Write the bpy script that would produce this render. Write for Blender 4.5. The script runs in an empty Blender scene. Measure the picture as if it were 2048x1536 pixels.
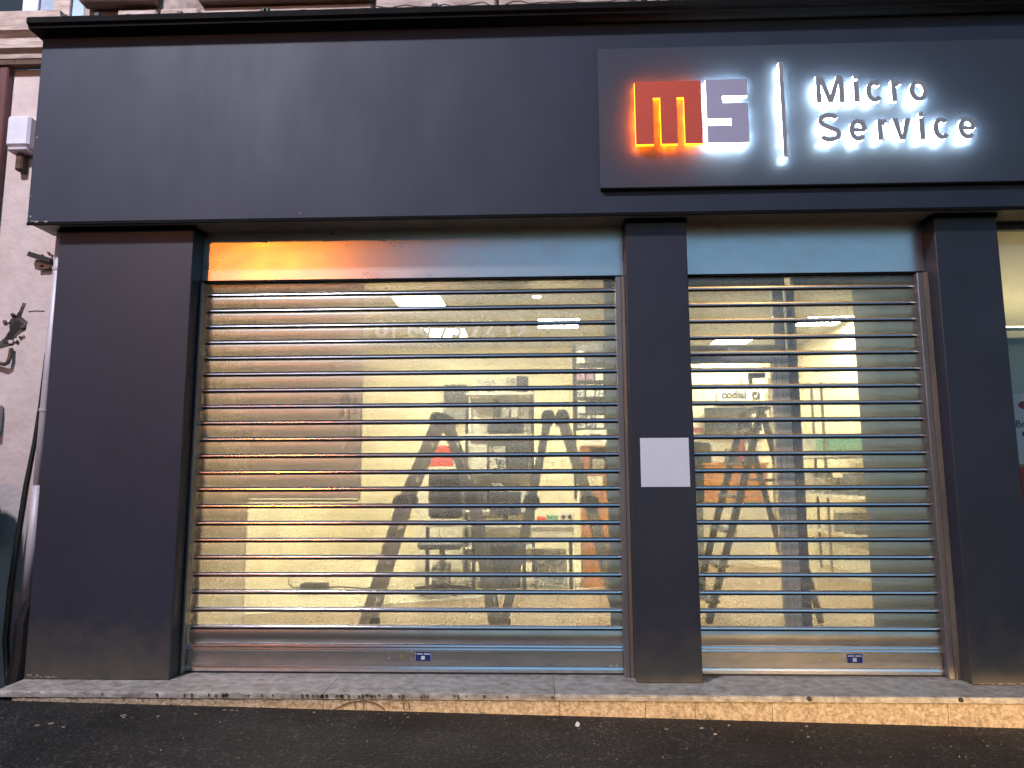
import bpy, bmesh, math, random
from mathutils import Vector, Matrix
R = math.radians
rng = random.Random(7)
C = bpy.context.scene.collection
scene = bpy.context.scene

# ------------------------------------------------------------------ camera
cam_d = bpy.data.cameras.new('camera')
cam = bpy.data.objects.new('camera', cam_d); C.objects.link(cam)
cam_d.sensor_width = 36.0; cam_d.lens = 1400.0 / 2048.0 * 36.0
cam_d.clip_end = 400.0; cam_d.clip_start = 0.05
yaw, pitch, roll = .0337, .1277, -.0039
fw = Vector((-math.sin(yaw)*math.cos(pitch), math.cos(yaw)*math.cos(pitch), math.sin(pitch)))
rt0 = Vector((math.cos(yaw), math.sin(yaw), 0)); up0 = rt0.cross(fw)
rt = rt0*math.cos(roll) + up0*math.sin(roll); up = -rt0*math.sin(roll) + up0*math.cos(roll)
cam.matrix_world = Matrix(((rt.x, up.x, -fw.x, 2.0755), (rt.y, up.y, -fw.y, -4.229), (rt.z, up.z, -fw.z, 1.1584), (0, 0, 0, 1)))
scene.camera = cam

# ------------------------------------------------------------------ sky, dusk light, exposure
world = bpy.data.worlds.new('World'); scene.world = world; world.use_nodes = True
wn = world.node_tree.nodes; wl = world.node_tree.links; wn.clear()
sky = wn.new('ShaderNodeTexSky'); sky.sky_type = 'NISHITA'; sky.sun_disc = False
SUN_EL, SUN_ROT = R(8.0), R(0.0)     # the sun is low behind the building
sky.sun_elevation = SUN_EL; sky.sun_rotation = SUN_ROT
sky.air_density = 1.0; sky.dust_density = 0.6; sky.ozone_density = 3.0
bg = wn.new('ShaderNodeBackground'); bg.inputs['Strength'].default_value = 0.15
wo = wn.new('ShaderNodeOutputWorld')
wl.new(sky.outputs[0], bg.inputs[0]); wl.new(bg.outputs[0], wo.inputs[0])

# white street lamp over the road, high in front of the shop (its fascia shadow falls on the pillar heads)
wl_d = bpy.data.lights.new('white_street_lamp_light', 'AREA'); wl_d.shape = 'DISK'; wl_d.size = 0.6
wl_d.energy = 560; wl_d.color = (0.90, 0.88, 1.0)
wlo = bpy.data.objects.new('white_street_lamp_light', wl_d); C.objects.link(wlo)
wlo.location = (-2.0, -5.0, 7.8)
wlo.rotation_euler = (Vector((0.0, 0.0, 1.4)) - Vector(wlo.location)).to_track_quat('-Z', 'Y').to_euler()

# sodium street lamp up the street to the left, out of frame
sl_d = bpy.data.lights.new('street_lamp_light', 'AREA'); sl_d.shape = 'DISK'; sl_d.size = 0.42
sl_d.energy = 95; sl_d.color = (1.0, 0.26, 0.02)
sl = bpy.data.objects.new('street_lamp_light', sl_d); C.objects.link(sl)
sl.location = (-2.75, -8.4, 4.75)
sl.rotation_euler = (Vector((0.3, 0.0, 1.6)) - Vector(sl.location)).to_track_quat('-Z', 'Y').to_euler()

# dipped headlamp of a car across the street: flat beam that stops at step height
hl_d = bpy.data.lights.new('car_headlamp_light', 'POINT'); hl_d.energy = 2200; hl_d.color = (1.0, 0.62, 0.26)
hl_d.shadow_soft_size = 0.06
hl = bpy.data.objects.new('car_headlamp_light', hl_d); C.objects.link(hl)
hl.location = (5.6, -6.6, 0.42)
hl_d.use_nodes = True
hn, hk = hl_d.node_tree.nodes, hl_d.node_tree.links
hn.clear()
h_geo = hn.new('ShaderNodeNewGeometry'); h_sep = hn.new('ShaderNodeSeparateXYZ')
h_em = hn.new('ShaderNodeEmission'); h_out = hn.new('ShaderNodeOutputLight')
h_map = hn.new('ShaderNodeMapRange'); h_map.interpolation_type = 'SMOOTHSTEP'
hk.new(h_geo.outputs['Incoming'], h_sep.inputs[0])
h_map.inputs['From Min'].default_value = -0.066; h_map.inputs['From Max'].default_value = -0.055
h_map.inputs['To Min'].default_value = 1.0; h_map.inputs['To Max'].default_value = 0.0
hk.new(h_sep.outputs['Z'], h_map.inputs['Value'])
hk.new(h_map.outputs[0], h_em.inputs['Strength']); hk.new(h_em.outputs[0], h_out.inputs[0])

vs = scene.view_settings
scene.display_settings.display_device = 'sRGB'
vs.view_transform = 'Standard'; vs.look = 'None'; vs.exposure = 0.35; vs.gamma = 1.0; vs.use_curve_mapping = False
cy = scene.cycles
cy.use_denoising = True; cy.max_bounces = 12; cy.transparent_max_bounces = 24
cy.diffuse_bounces = 4; cy.glossy_bounces = 4; cy.transmission_bounces = 6
cy.sample_clamp_indirect = 6.0; cy.caustics_reflective = False; cy.caustics_refractive = False

# ------------------------------------------------------------------ helpers
WORLD_AT = {}
def add_box(bm, x0, x1, y0, y1, z0, z1, bev=0.0, seg=1):
    vs_ = [bm.verts.new(p) for p in ((x0,y0,z0),(x1,y0,z0),(x1,y1,z0),(x0,y1,z0),(x0,y0,z1),(x1,y0,z1),(x1,y1,z1),(x0,y1,z1))]
    fs = [bm.faces.new([vs_[i] for i in f]) for f in ((3,2,1,0),(4,5,6,7),(0,1,5,4),(1,2,6,5),(2,3,7,6),(3,0,4,7))]
    if bev > 0:
        es = list({e for f in fs for e in f.edges})
        bmesh.ops.bevel(bm, geom=es, offset=bev, segments=seg, affect='EDGES', profile=0.5)
    return fs
def boxes(*args, bev=0.0):
    bm = bmesh.new()
    for a in args: add_box(bm, *a, bev=bev)
    return bm
def add_prism(bm, pts, d0, d1, axis='y'):
    """closed outline in the plane across `axis`, pushed from d0 to d1"""
    def P(a, b, d): return (a, d, b) if axis == 'y' else ((d, a, b) if axis == 'x' else (a, b, d))
    n = len(pts)
    v0 = [bm.verts.new(P(a, b, d0)) for a, b in pts]; v1 = [bm.verts.new(P(a, b, d1)) for a, b in pts]
    bm.faces.new(v0); bm.faces.new(v1[::-1])
    for i in range(n):
        j = (i+1) % n
        bm.faces.new((v0[j], v0[i], v1[i], v1[j]))
def add_strip(bm, path, w, d0, d1, closed=False):
    """a flat stroke of width w along path (x,z), from depth d0 to d1"""
    n = len(path); L = []; Rr = []
    for i in range(n):
        a = Vector(path[i-1] if (i > 0 or closed) else path[0]); b = Vector(path[(i+1) % n] if (i < n-1 or closed) else path[-1])
        t = (b-a).normalized(); nn = Vector((-t.y, t.x)); p = Vector(path[i])
        L.append(p+nn*w/2); Rr.append(p-nn*w/2)
    def V(p, d): return bm.verts.new((p.x, d, p.y))
    l0 = [V(p, d0) for p in L]; r0 = [V(p, d0) for p in Rr]; l1 = [V(p, d1) for p in L]; r1 = [V(p, d1) for p in Rr]
    m = n if closed else n-1
    for i in range(m):
        j = (i+1) % n
        bm.faces.new((l0[i], l0[j], r0[j], r0[i])); bm.faces.new((r1[i], r1[j], l1[j], l1[i]))
        bm.faces.new((l1[i], l1[j], l0[j], l0[i])); bm.faces.new((r0[i], r0[j], r1[j], r1[i]))
    if not closed:
        bm.faces.new((l0[0], r0[0], r1[0], l1[0])); bm.faces.new((r0[-1], l0[-1], l1[-1], r1[-1]))
def add_tube(bm, pts, r, n=8, cap=True):
    pts = [Vector(p) for p in pts]; rings = []
    prev = None
    for i, p in enumerate(pts):
        t = (pts[min(i+1, len(pts)-1)] - pts[max(i-1, 0)]).normalized()
        ref = Vector((0, 0, 1)) if abs(t.z) < 0.9 else Vector((1, 0, 0))
        if prev is None: u = t.cross(ref).normalized()
        else: u = (prev - t*prev.dot(t)).normalized()
        prev = u; w = t.cross(u)
        rr = r[i] if isinstance(r, (list, tuple)) else r
        rings.append([bm.verts.new(p + (u*math.cos(2*math.pi*k/n) + w*math.sin(2*math.pi*k/n))*rr) for k in range(n)])
    for a, b in zip(rings, rings[1:]):
        for k in range(n): bm.faces.new((a[k], a[(k+1) % n], b[(k+1) % n], b[k]))
    if cap:
        bm.faces.new(rings[0][::-1]); bm.faces.new(rings[-1])
def add_disc(bm, x, y0, y1, z, r, n=16):
    add_prism(bm, [(x+r*math.cos(2*math.pi*k/n), z+r*math.sin(2*math.pi*k/n)) for k in range(n)], y0, y1)
def add_bar(bm, a, b, w, t, ydir=Vector((0, 1, 0))):
    """rectangular bar from a to b: w across in the facade plane, t in depth"""
    a, b = Vector(a), Vector(b); d = (b-a).normalized(); s = d.cross(ydir).normalized()*w/2; y = s.cross(d).normalized()*t/2
    v = [bm.verts.new(p) for p in (a-s-y, a+s-y, a+s+y, a-s+y, b-s-y, b+s-y, b+s+y, b-s+y)]
    for f in ((3,2,1,0),(4,5,6,7),(0,1,5,4),(1,2,6,5),(2,3,7,6),(3,0,4,7)): bm.faces.new([v[i] for i in f])
def add_rough_block(bm, x0, x1, y0, y1, z0, z1, jit=.003, step=.035, rad=.008):
    """a worn stone: front arris rounded and chipped along its length"""
    n = max(2, int((x1-x0)/step)); prev = None
    for i in range(n+1):
        x = x0+(x1-x0)*i/n; j = rng.uniform(-jit, jit); k = rng.uniform(0, jit); c = rad*(2.4 if rng.random() < .08 else 1)
        sec = [(y1, z1), (y0+c+j, z1), (y0+c*.3+j*.6, z1-c*.35), (y0+k, z1-c), (y0+k*.7, (z0+z1)/2), (y0+rng.uniform(0, jit), z0), (y1, z0)]
        cur = [bm.verts.new((x, a, b)) for a, b in sec]
        if prev:
            for q in range(6): bm.faces.new((prev[q], cur[q], cur[q+1], prev[q+1]))
        else: bm.faces.new(cur)
        prev = cur
    bm.faces.new(prev[::-1])
def obj(name, bm, m=None, parent=None, smooth=False, kind=None, label=None):
    bmesh.ops.recalc_face_normals(bm, faces=bm.faces)
    off = WORLD_AT.get(parent.name, Vector()) if parent else Vector()
    if off.length > 0: bmesh.ops.translate(bm, verts=bm.verts, vec=-off)
    me = bpy.data.meshes.new(name); bm.to_mesh(me); bm.free()
    for mm in (m if isinstance(m, (list, tuple)) else [m]):
        if mm: me.materials.append(mm)
    if smooth:
        for p in me.polygons: p.use_smooth = True
    o = bpy.data.objects.new(name, me); C.objects.link(o)
    if parent: o.parent = parent; WORLD_AT[o.name] = off.copy()
    if kind: o['kind'] = kind
    if label: o['label'] = label
    return o
def tag(o, label, cat, group=None):
    o['label'] = label; o['category'] = cat
    if group: o['group'] = group
    return o
def thing(name, label, cat, loc=(0, 0, 0), group=None):
    o = bpy.data.objects.new(name, None); C.objects.link(o); o.location = loc
    WORLD_AT[o.name] = Vector(loc); return tag(o, label, cat, group)
def copy_part(src, parent, dz=0.0, dx=0.0):
    c = src.copy(); C.objects.link(c); c.parent = parent
    c.location = src.location + Vector((dx, 0, dz)); return c
def text_mesh(name, s, x, y, z, size, m, parent, align='LEFT', depth=0.0008, width=1.0, bold=0.0):
    cu = bpy.data.curves.new(name, 'FONT'); cu.body = s; cu.size = size; cu.align_x = align; cu.extrude = depth; cu.offset = bold; cu.resolution_u = 4
    t = bpy.data.objects.new(name, cu); C.objects.link(t)
    dg = bpy.context.evaluated_depsgraph_get(); me = bpy.data.meshes.new_from_object(t.evaluated_get(dg))
    bpy.data.objects.remove(t)
    me.transform(Matrix.Translation(Vector((x, y, z)) - WORLD_AT.get(parent.name, Vector())) @ Matrix.Rotation(R(90), 4, 'X') @ Matrix.Diagonal((width, 1, 1, 1)))
    me.materials.clear(); me.materials.append(m)
    o = bpy.data.objects.new(name, me); C.objects.link(o); o.parent = parent
    return o

# ------------------------------------------------------------------ materials
def mat(name, col, rough=0.6, metal=0.0, var=0.0, scale=6.0, bump=0.0, bscale=60.0, col2=None, spec=0.5, stretch=(1, 1, 1), detail=6.0, lo=0.35, hi=0.65):
    m = bpy.data.materials.new(name); m.use_nodes = True
    n, l = m.node_tree.nodes, m.node_tree.links; b = n['Principled BSDF']
    b.inputs['Base Color'].default_value = (*col, 1); b.inputs['Roughness'].default_value = rough
    b.inputs['Metallic'].default_value = metal; b.inputs['Specular IOR Level'].default_value = spec
    tc = n.new('ShaderNodeTexCoord'); mp = n.new('ShaderNodeMapping'); mp.inputs['Scale'].default_value = stretch
    l.new(tc.outputs['Object'], mp.inputs['Vector'])
    if var > 0 or col2:
        nz = n.new('ShaderNodeTexNoise'); nz.inputs['Scale'].default_value = scale; nz.inputs['Detail'].default_value = detail; nz.inputs['Roughness'].default_value = 0.62
        l.new(mp.outputs[0], nz.inputs['Vector'])
        rp = n.new('ShaderNodeValToRGB'); rp.color_ramp.elements[0].position = lo; rp.color_ramp.elements[1].position = hi
        c2 = col2 if col2 else tuple(c*(1-var) for c in col)
        rp.color_ramp.elements[0].color = (*c2, 1)
        rp.color_ramp.elements[1].color = (*(col if col2 else tuple(min(1, c*(1+var*0.6)) for c in col)), 1)
        l.new(nz.outputs['Fac'], rp.inputs[0]); l.new(rp.outputs[0], b.inputs['Base Color'])
        mr = n.new('ShaderNodeMapRange'); mr.inputs['To Min'].default_value = min(1, rough+0.1); mr.inputs['To Max'].default_value = max(0.02, rough-0.08)
        l.new(nz.outputs['Fac'], mr.inputs['Value']); l.new(mr.outputs[0], b.inputs['Roughness'])
    if bump > 0:
        nb = n.new('ShaderNodeTexNoise'); nb.inputs['Scale'].default_value = bscale; nb.inputs['Detail'].default_value = 5
        l.new(mp.outputs[0], nb.inputs['Vector'])
        bu = n.new('ShaderNodeBump'); bu.inputs['Strength'].default_value = bump; bu.inputs['Distance'].default_value = 0.01
        l.new(nb.outputs['Fac'], bu.inputs['Height']); l.new(bu.outputs[0], b.inputs['Normal'])
    return m
def emit(name, col, st):
    m = bpy.data.materials.new(name); m.use_nodes = True; n = m.node_tree.nodes; n.clear()
    e = n.new('ShaderNodeEmission'); e.inputs[0].default_value = (*col, 1); e.inputs[1].default_value = st
    o = n.new('ShaderNodeOutputMaterial'); m.node_tree.links.new(e.outputs[0], o.inputs[0]); return m

M = {}
M['fascia'] = mat('anthracite_panel', (.035, .041, .063), .58, var=.09, scale=2.6, bump=.05, bscale=900, spec=.3, stretch=(1.6, 1, .6), detail=9)
def dirty_paint(name, col):
    """anthracite paint with splashed dirt of its own along the foot of the pillars"""
    m = mat(name, col, .45, var=.12, scale=2.5, bump=.05, bscale=900, spec=.4)
    n, l = m.node_tree.nodes, m.node_tree.links; b = n['Principled BSDF']
    src = b.inputs['Base Color'].links[0].from_socket
    tc = n.new('ShaderNodeTexCoord'); sp = n.new('ShaderNodeSeparateXYZ'); l.new(tc.outputs['Object'], sp.inputs[0])
    nz = n.new('ShaderNodeTexNoise'); nz.inputs['Scale'].default_value = 9; nz.inputs['Detail'].default_value = 8; l.new(tc.outputs['Object'], nz.inputs['Vector'])
    ad = n.new('ShaderNodeMath'); ad.operation = 'MULTIPLY_ADD'; ad.inputs[1].default_value = -.5; l.new(nz.outputs['Fac'], ad.inputs[0]); l.new(sp.outputs['Z'], ad.inputs[2])
    mr = n.new('ShaderNodeMapRange'); mr.inputs['From Min'].default_value = -.26; mr.inputs['From Max'].default_value = .12; mr.inputs['To Min'].default_value = .75; mr.inputs['To Max'].default_value = 0
    l.new(ad.outputs[0], mr.inputs['Value'])
    mx = n.new('ShaderNodeMix'); mx.data_type = 'RGBA'; l.new(mr.outputs[0], mx.inputs['Factor']); l.new(src, mx.inputs['A']); mx.inputs['B'].default_value = (.11, .095, .068, 1)
    l.new(mx.outputs['Result'], b.inputs['Base Color'])
    return m
M['pillar'] = dirty_paint('anthracite_pillar_paint', (.033, .034, .049))
M['sign_panel'] = mat('sign_panel_grey', (.048, .054, .074), .5, var=.08, scale=2.0, spec=.45)
M['soffit'] = mat('soffit_grey', (.50, .47, .42), .6, var=.2, scale=8)
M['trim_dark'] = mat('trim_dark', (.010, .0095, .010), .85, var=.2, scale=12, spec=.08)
M['galv'] = mat('galvanised_sheet', (.60, .58, .58), .29, metal=1.0, var=.04, scale=7, stretch=(1, 1, 2), lo=.3, hi=.7)
M['rail'] = mat('slat_rail_metal', (.72, .72, .74), .20, metal=1.0, var=.05, scale=7, stretch=(.4, 1, 1))
M['groove'] = mat('slat_groove_shade', (.012, .012, .014), .7)  # near black, deepens the shade in the gap between slats
M['solid_slat'] = mat('solid_slat_metal', (.50, .48, .46), .30, metal=1.0, var=.18, scale=9, stretch=(.5, 1, 2), bump=.03, bscale=150)
M['guide'] = mat('guide_metal', (.30, .27, .27), .45, metal=.8, var=.15, scale=10, stretch=(1, 1, .3))
M['batten'] = mat('batten', (.22, .17, .13), .7, var=.25, scale=12, stretch=(1, 1, .3))
M['steel_bright'] = mat('bright_steel', (.85, .85, .85), .25, metal=1.0)
M['brass'] = mat('brass', (.75, .55, .25), .35, metal=1.0)
M['blue_sticker'] = mat('blue_sticker', (.015, .03, .16), .4)
M['white_print'] = mat('white_print', (.75, .75, .75), .5)
M['white_plate'] = mat('white_plate', (.88, .86, .90), .35, var=.03, scale=4)
M['red_print'] = mat('red_print', (.55, .02, .04), .4)

def perforated(name, open_=0.6):
    m = bpy.data.materials.new(name); m.use_nodes = True; n, l = m.node_tree.nodes, m.node_tree.links; b = n['Principled BSDF']
    b.inputs['Metallic'].default_value = .75; b.inputs['Roughness'].default_value = .34
    out = n['Material Output']; tr = n.new('ShaderNodeBsdfTransparent'); mx = n.new('ShaderNodeMixShader')
    tc = n.new('ShaderNodeTexCoord')
    oi = n.new('ShaderNodeObjectInfo'); av = n.new('ShaderNodeVectorMath'); av.operation = 'ADD'
    l.new(tc.outputs['Object'], av.inputs[0]); l.new(oi.outputs['Location'], av.inputs[1])
    n1 = n.new('ShaderNodeTexNoise'); n1.inputs['Scale'].default_value = 210; n1.inputs['Detail'].default_value = 2; l.new(av.outputs[0], n1.inputs['Vector'])
    n2 = n.new('ShaderNodeTexNoise'); n2.inputs['Scale'].default_value = 4.5; n2.inputs['Detail'].default_value = 7; n2.inputs['Roughness'].default_value = .7; l.new(av.outputs[0], n2.inputs['Vector'])
    rp = n.new('ShaderNodeValToRGB'); rp.color_ramp.elements[0].color = (.66, .64, .59, 1); rp.color_ramp.elements[1].color = (.82, .80, .74, 1)
    rp.color_ramp.elements[0].position = .3; rp.color_ramp.elements[1].position = .7
    l.new(n2.outputs['Fac'], rp.inputs[0]); l.new(rp.outputs[0], b.inputs['Base Color'])
    a = n.new('ShaderNodeMapRange'); a.inputs['From Min'].default_value = .3; a.inputs['From Max'].default_value = .7
    a.inputs['To Min'].default_value = open_-.08; a.inputs['To Max'].default_value = open_+.08; l.new(n1.outputs['Fac'], a.inputs['Value'])
    c = n.new('ShaderNodeMapRange'); c.inputs['From Min'].default_value = .35; c.inputs['From Max'].default_value = .65
    c.inputs['To Min'].default_value = -.05; c.inputs['To Max'].default_value = .05; l.new(n2.outputs['Fac'], c.inputs['Value'])
    s = n.new('ShaderNodeMath'); s.operation = 'ADD'; s.use_clamp = True; l.new(a.outputs[0], s.inputs[0]); l.new(c.outputs[0], s.inputs[1])
    bu = n.new('ShaderNodeBump'); bu.inputs['Strength'].default_value = .05; bu.inputs['Distance'].default_value = .002; l.new(n1.outputs['Fac'], bu.inputs['Height']); l.new(bu.outputs[0], b.inputs['Normal'])
    tl = n.new('ShaderNodeBsdfTranslucent'); tl.inputs[0].default_value = (.80, .78, .74, 1)
    mt = n.new('ShaderNodeMixShader'); mt.inputs[0].default_value = .40; l.new(b.outputs[0], mt.inputs[1]); l.new(tl.outputs[0], mt.inputs[2])
    l.new(s.outputs[0], mx.inputs[0]); l.new(mt.outputs[0], mx.inputs[1]); l.new(tr.outputs[0], mx.inputs[2]); l.new(mx.outputs[0], out.inputs[0])
    return m
M['perf'] = perforated('microperforated_slat', .66)

def glass(name, tint=(.97, .98, .97), dirt=.05):
    m = bpy.data.materials.new(name); m.use_nodes = True; n, l = m.node_tree.nodes, m.node_tree.links; n.clear()
    o = n.new('ShaderNodeOutputMaterial'); tr = n.new('ShaderNodeBsdfTransparent'); tr.inputs[0].default_value = (*tint, 1)
    gl = n.new('ShaderNodeBsdfGlossy'); gl.inputs['Roughness'].default_value = .02; fr = n.new('ShaderNodeFresnel'); fr.inputs[0].default_value = 1.45
    mx = n.new('ShaderNodeMixShader'); l.new(fr.outputs[0], mx.inputs[0]); l.new(tr.outputs[0], mx.inputs[1]); l.new(gl.outputs[0], mx.inputs[2])
    df = n.new('ShaderNodeBsdfDiffuse'); df.inputs[0].default_value = (.6, .58, .54, 1)
    nz = n.new('ShaderNodeTexNoise'); nz.inputs['Scale'].default_value = 5; nz.inputs['Detail'].default_value = 9; tc = n.new('ShaderNodeTexCoord'); l.new(tc.outputs['Object'], nz.inputs['Vector'])
    mr = n.new('ShaderNodeMapRange'); mr.inputs['From Min'].default_value = .4; mr.inputs['From Max'].default_value = .75; mr.inputs['To Min'].default_value = dirt*.4; mr.inputs['To Max'].default_value = dirt*2.5; l.new(nz.outputs['Fac'], mr.inputs['Value'])
    m2 = n.new('ShaderNodeMixShader'); l.new(mr.outputs[0], m2.inputs[0]); l.new(mx.outputs[0], m2.inputs[1]); l.new(df.outputs[0], m2.inputs[2]); l.new(m2.outputs[0], o.inputs[0])
    return m
M['glass'] = glass('shop_glass'); M['glass_clean'] = glass('door_glass', dirt=.03)
M['alu_light'] = mat('aluminium_frame', (.75, .73, .68), .45, metal=.15, var=.1, scale=8, stretch=(1, 1, .2))
M['alu_dark'] = mat('dark_frame', (.16, .175, .21), .45, metal=.3, var=.1, scale=8)
def translucent(name, col, through=.35):
    m = bpy.data.materials.new(name); m.use_nodes = True; n, l = m.node_tree.nodes, m.node_tree.links; n.clear()
    o = n.new('ShaderNodeOutputMaterial'); d = n.new('ShaderNodeBsdfDiffuse'); t = n.new('ShaderNodeBsdfTranslucent'); mx = n.new('ShaderNodeMixShader')
    d.inputs[0].default_value = (*col, 1); t.inputs[0].default_value = (*col, 1); mx.inputs[0].default_value = through
    l.new(d.outputs[0], mx.inputs[1]); l.new(t.outputs[0], mx.inputs[2]); l.new(mx.outputs[0], o.inputs[0]); return m
M['infill'] = translucent('frosted_infill', (.84, .80, .70), .8); M['infill_grey'] = translucent('grey_frosted_infill', (.36, .41, .41), .5)
M['vinyl'] = translucent('white_vinyl', (.98, .96, .95), .75); M['drop'] = translucent('water_drop', (.95, .95, .9))

M['stone_top'] = mat('step_stone', (.50, .47, .415), .42, var=.30, scale=18, bump=.5, bscale=60, col2=(.24, .22, .19), detail=10)
M['stone_face'] = mat('step_block', (.60, .50, .37), .8, var=.3, scale=55, bump=1.0, bscale=90, col2=(.28, .21, .13), detail=10)
M['joint'] = mat('joint_mortar', (.10, .08, .06), .9)
M['plaster'] = mat('pink_plaster', (.60, .50, .475), .85, var=.12, scale=9, bump=.35, bscale=35)
M['plaster_old'] = mat('old_plaster', (.42, .35, .32), .9, var=.4, scale=11, bump=.6, bscale=30, col2=(.20, .15, .13))
M['moulding'] = mat('moulding_paint', (.60, .50, .45), .8, var=.3, scale=14, bump=.4, bscale=40, col2=(.36, .27, .23), stretch=(.5, 1, 3))
M['brown_sill'] = mat('weathered_brown_sill', (.20, .13, .11), .8, var=.35, scale=10, bump=.4, bscale=40, stretch=(.4, 1, 2))
M['redwood'] = mat('red_brown_door_paint', (.13, .045, .04), .5, var=.3, scale=8, stretch=(1, 1, .3))
M['white_paint'] = mat('white_frame_paint', (.66, .66, .74), .5, var=.1, scale=10)
M['blue_paint'] = mat('blue_grey_frame_paint', (.28, .36, .46), .5, var=.15, scale=10)
M['light_blue'] = mat('light_blue_frame_paint', (.34, .50, .62), .5, var=.15, scale=10)
M['dark_glass'] = mat('dark_window_glass', (.03, .035, .04), .12, spec=.6)
M['pvc'] = mat('grey_metal_pipe', (.50, .46, .50), .5, metal=.15, var=.15, scale=8, stretch=(1, 1, .3))
M['black_rubber'] = mat('black_rubber', (.010, .009, .010), .55, var=.3, scale=20)
M['black_plastic'] = mat('black_plastic', (.012, .011, .013), .45, var=.2, scale=10)
M['pale_plastic'] = mat('pale_blue_plastic', (.36, .40, .46), .45, var=.1, scale=6)
M['rust'] = mat('rusty_iron', (.10, .055, .035), .8, var=.4, scale=25, bump=.5, bscale=60)
M['rubble'] = mat('broken_masonry', (.16, .12, .10), .95, var=.6, scale=14, bump=1.0, bscale=30, col2=(.03, .025, .022))
M['asphalt'] = mat('asphalt', (.045, .042, .039), .85, var=.45, scale=55, bump=.9, bscale=110, col2=(.010, .0095, .009), detail=9, spec=.25)
def asphalt():
    m = bpy.data.materials.new('asphalt'); m.use_nodes = True; n, l = m.node_tree.nodes, m.node_tree.links; b = n['Principled BSDF']
    b.inputs['Roughness'].default_value = .7; b.inputs['Specular IOR Level'].default_value = .35
    tc = n.new('ShaderNodeTexCoord')
    v = n.new('ShaderNodeTexVoronoi'); v.inputs['Scale'].default_value = 85; l.new(tc.outputs['Object'], v.inputs['Vector'])
    big = n.new('ShaderNodeTexNoise'); big.inputs['Scale'].default_value = 2.3; big.inputs['Detail'].default_value = 8; l.new(tc.outputs['Object'], big.inputs['Vector'])
    sp = n.new('ShaderNodeSeparateColor'); l.new(v.outputs['Color'], sp.inputs[0])
    rp = n.new('ShaderNodeValToRGB'); e = rp.color_ramp.elements; e[0].position = 0; e[0].color = (.018, .017, .016, 1); e[1].position = 1; e[1].color = (.15, .14, .13, 1)
    e2 = rp.color_ramp.elements.new(.55); e2.color = (.030, .028, .026, 1); e3 = rp.color_ramp.elements.new(.9); e3.color = (.055, .05, .046, 1)
    l.new(sp.outputs[0], rp.inputs[0])
    mr = n.new('ShaderNodeMapRange'); mr.inputs['From Min'].default_value = .35; mr.inputs['From Max'].default_value = .65; mr.inputs['To Min'].default_value = .28; mr.inputs['To Max'].default_value = .72; l.new(big.outputs['Fac'], mr.inputs['Value'])
    mu = n.new('ShaderNodeMix'); mu.data_type = 'RGBA'; mu.blend_type = 'MULTIPLY'; mu.inputs['Factor'].default_value = 1; l.new(rp.outputs[0], mu.inputs['A']); l.new(mr.outputs[0], mu.inputs['B']); l.new(mu.outputs['Result'], b.inputs['Base Color'])
    bu = n.new('ShaderNodeBump'); bu.inputs['Strength'].default_value = .9; bu.inputs['Distance'].default_value = .006; bu.invert = True; l.new(v.outputs['Distance'], bu.inputs['Height']); l.new(bu.outputs[0], b.inputs['Normal'])
    return m
M['asphalt'] = asphalt()
M['litter'] = mat('pale_litter', (.26, .24, .20), .8, var=.3, scale=40)
M['moss'] = mat('moss', (.07, .10, .025), .9, var=.4, scale=40)
M['facing'] = mat('added_house_facade', (.22, .2, .19), .9, var=.2, scale=1)

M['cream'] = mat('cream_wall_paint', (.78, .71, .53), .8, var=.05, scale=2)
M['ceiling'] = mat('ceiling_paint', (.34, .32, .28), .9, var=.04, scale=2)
M['tile'] = mat('pale_floor_tile', (.66, .60, .46), .35, var=.08, scale=3)
M['wood_floor'] = mat('brown_wood_floor', (.30, .22, .14), .45, var=.25, scale=6, stretch=(.6, 6, 1))
M['lit_panel'] = emit('lit_ceiling_panel', (1.0, .935, .68), 64.0)
M['led_spot'] = emit('lit_spot', (1.0, .95, .8), 16.0)
M['ladder'] = mat('ladder_grey', (.42, .41, .39), .5, metal=.4, var=.15, scale=10)
M['ladder_dark'] = mat('ladder_dark', (.06, .06, .07), .5, metal=.3, var=.15, scale=10)
M['ladder_alu'] = mat('ladder_rung_metal', (.7, .7, .68), .3, metal=1.0)
M['black_shop'] = mat('black_casing', (.018, .018, .022), .4, var=.2, scale=10)
M['grey_shop'] = mat('grey_casing', (.16, .16, .17), .5, var=.1, scale=10)
M['white_shop'] = mat('white_laminate', (.80, .76, .66), .5, var=.03, scale=5)
M['orange_wood'] = mat('orange_wood', (.62, .26, .085), .45, var=.2, scale=6, stretch=(1, 1, 6))
M['red_box'] = mat('red_card', (.60, .06, .04), .5, var=.1, scale=20)
M['green_box'] = mat('green_card', (.12, .30, .22), .5, var=.1, scale=20)
M['display'] = translucent('grey_display_sheet', (.66, .58, .55), .6)
M['pack_white'] = mat('white_pack', (.7, .68, .62), .5, var=.4, scale=45, detail=2)
M['pack_dark'] = mat('dark_pack', (.05, .05, .06), .5, var=.7, scale=40, detail=2)
M['pack_mix'] = mat('printed_pack', (.62, .60, .55), .5, scale=38, col2=(.04, .045, .06), detail=2, lo=.44, hi=.54)
M['pack_pink'] = mat('pink_pack', (.55, .32, .42), .5, scale=38, col2=(.1, .06, .09), detail=2, lo=.42, hi=.55)
M['blue_wall'] = mat('blue_grey_wall', (.30, .38, .42), .8, var=.08, scale=3)
M['poster_white'] = mat('poster_paper', (.72, .69, .66), .6, var=.03, scale=6)
M['poster_red'] = mat('red_poster_paper', (.55, .05, .04), .5, var=.25, scale=9)
M['ink'] = mat('black_ink', (.03, .03, .035), .6)
M['maroon_ink'] = mat('maroon_ink', (.28, .05, .08), .6)
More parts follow.
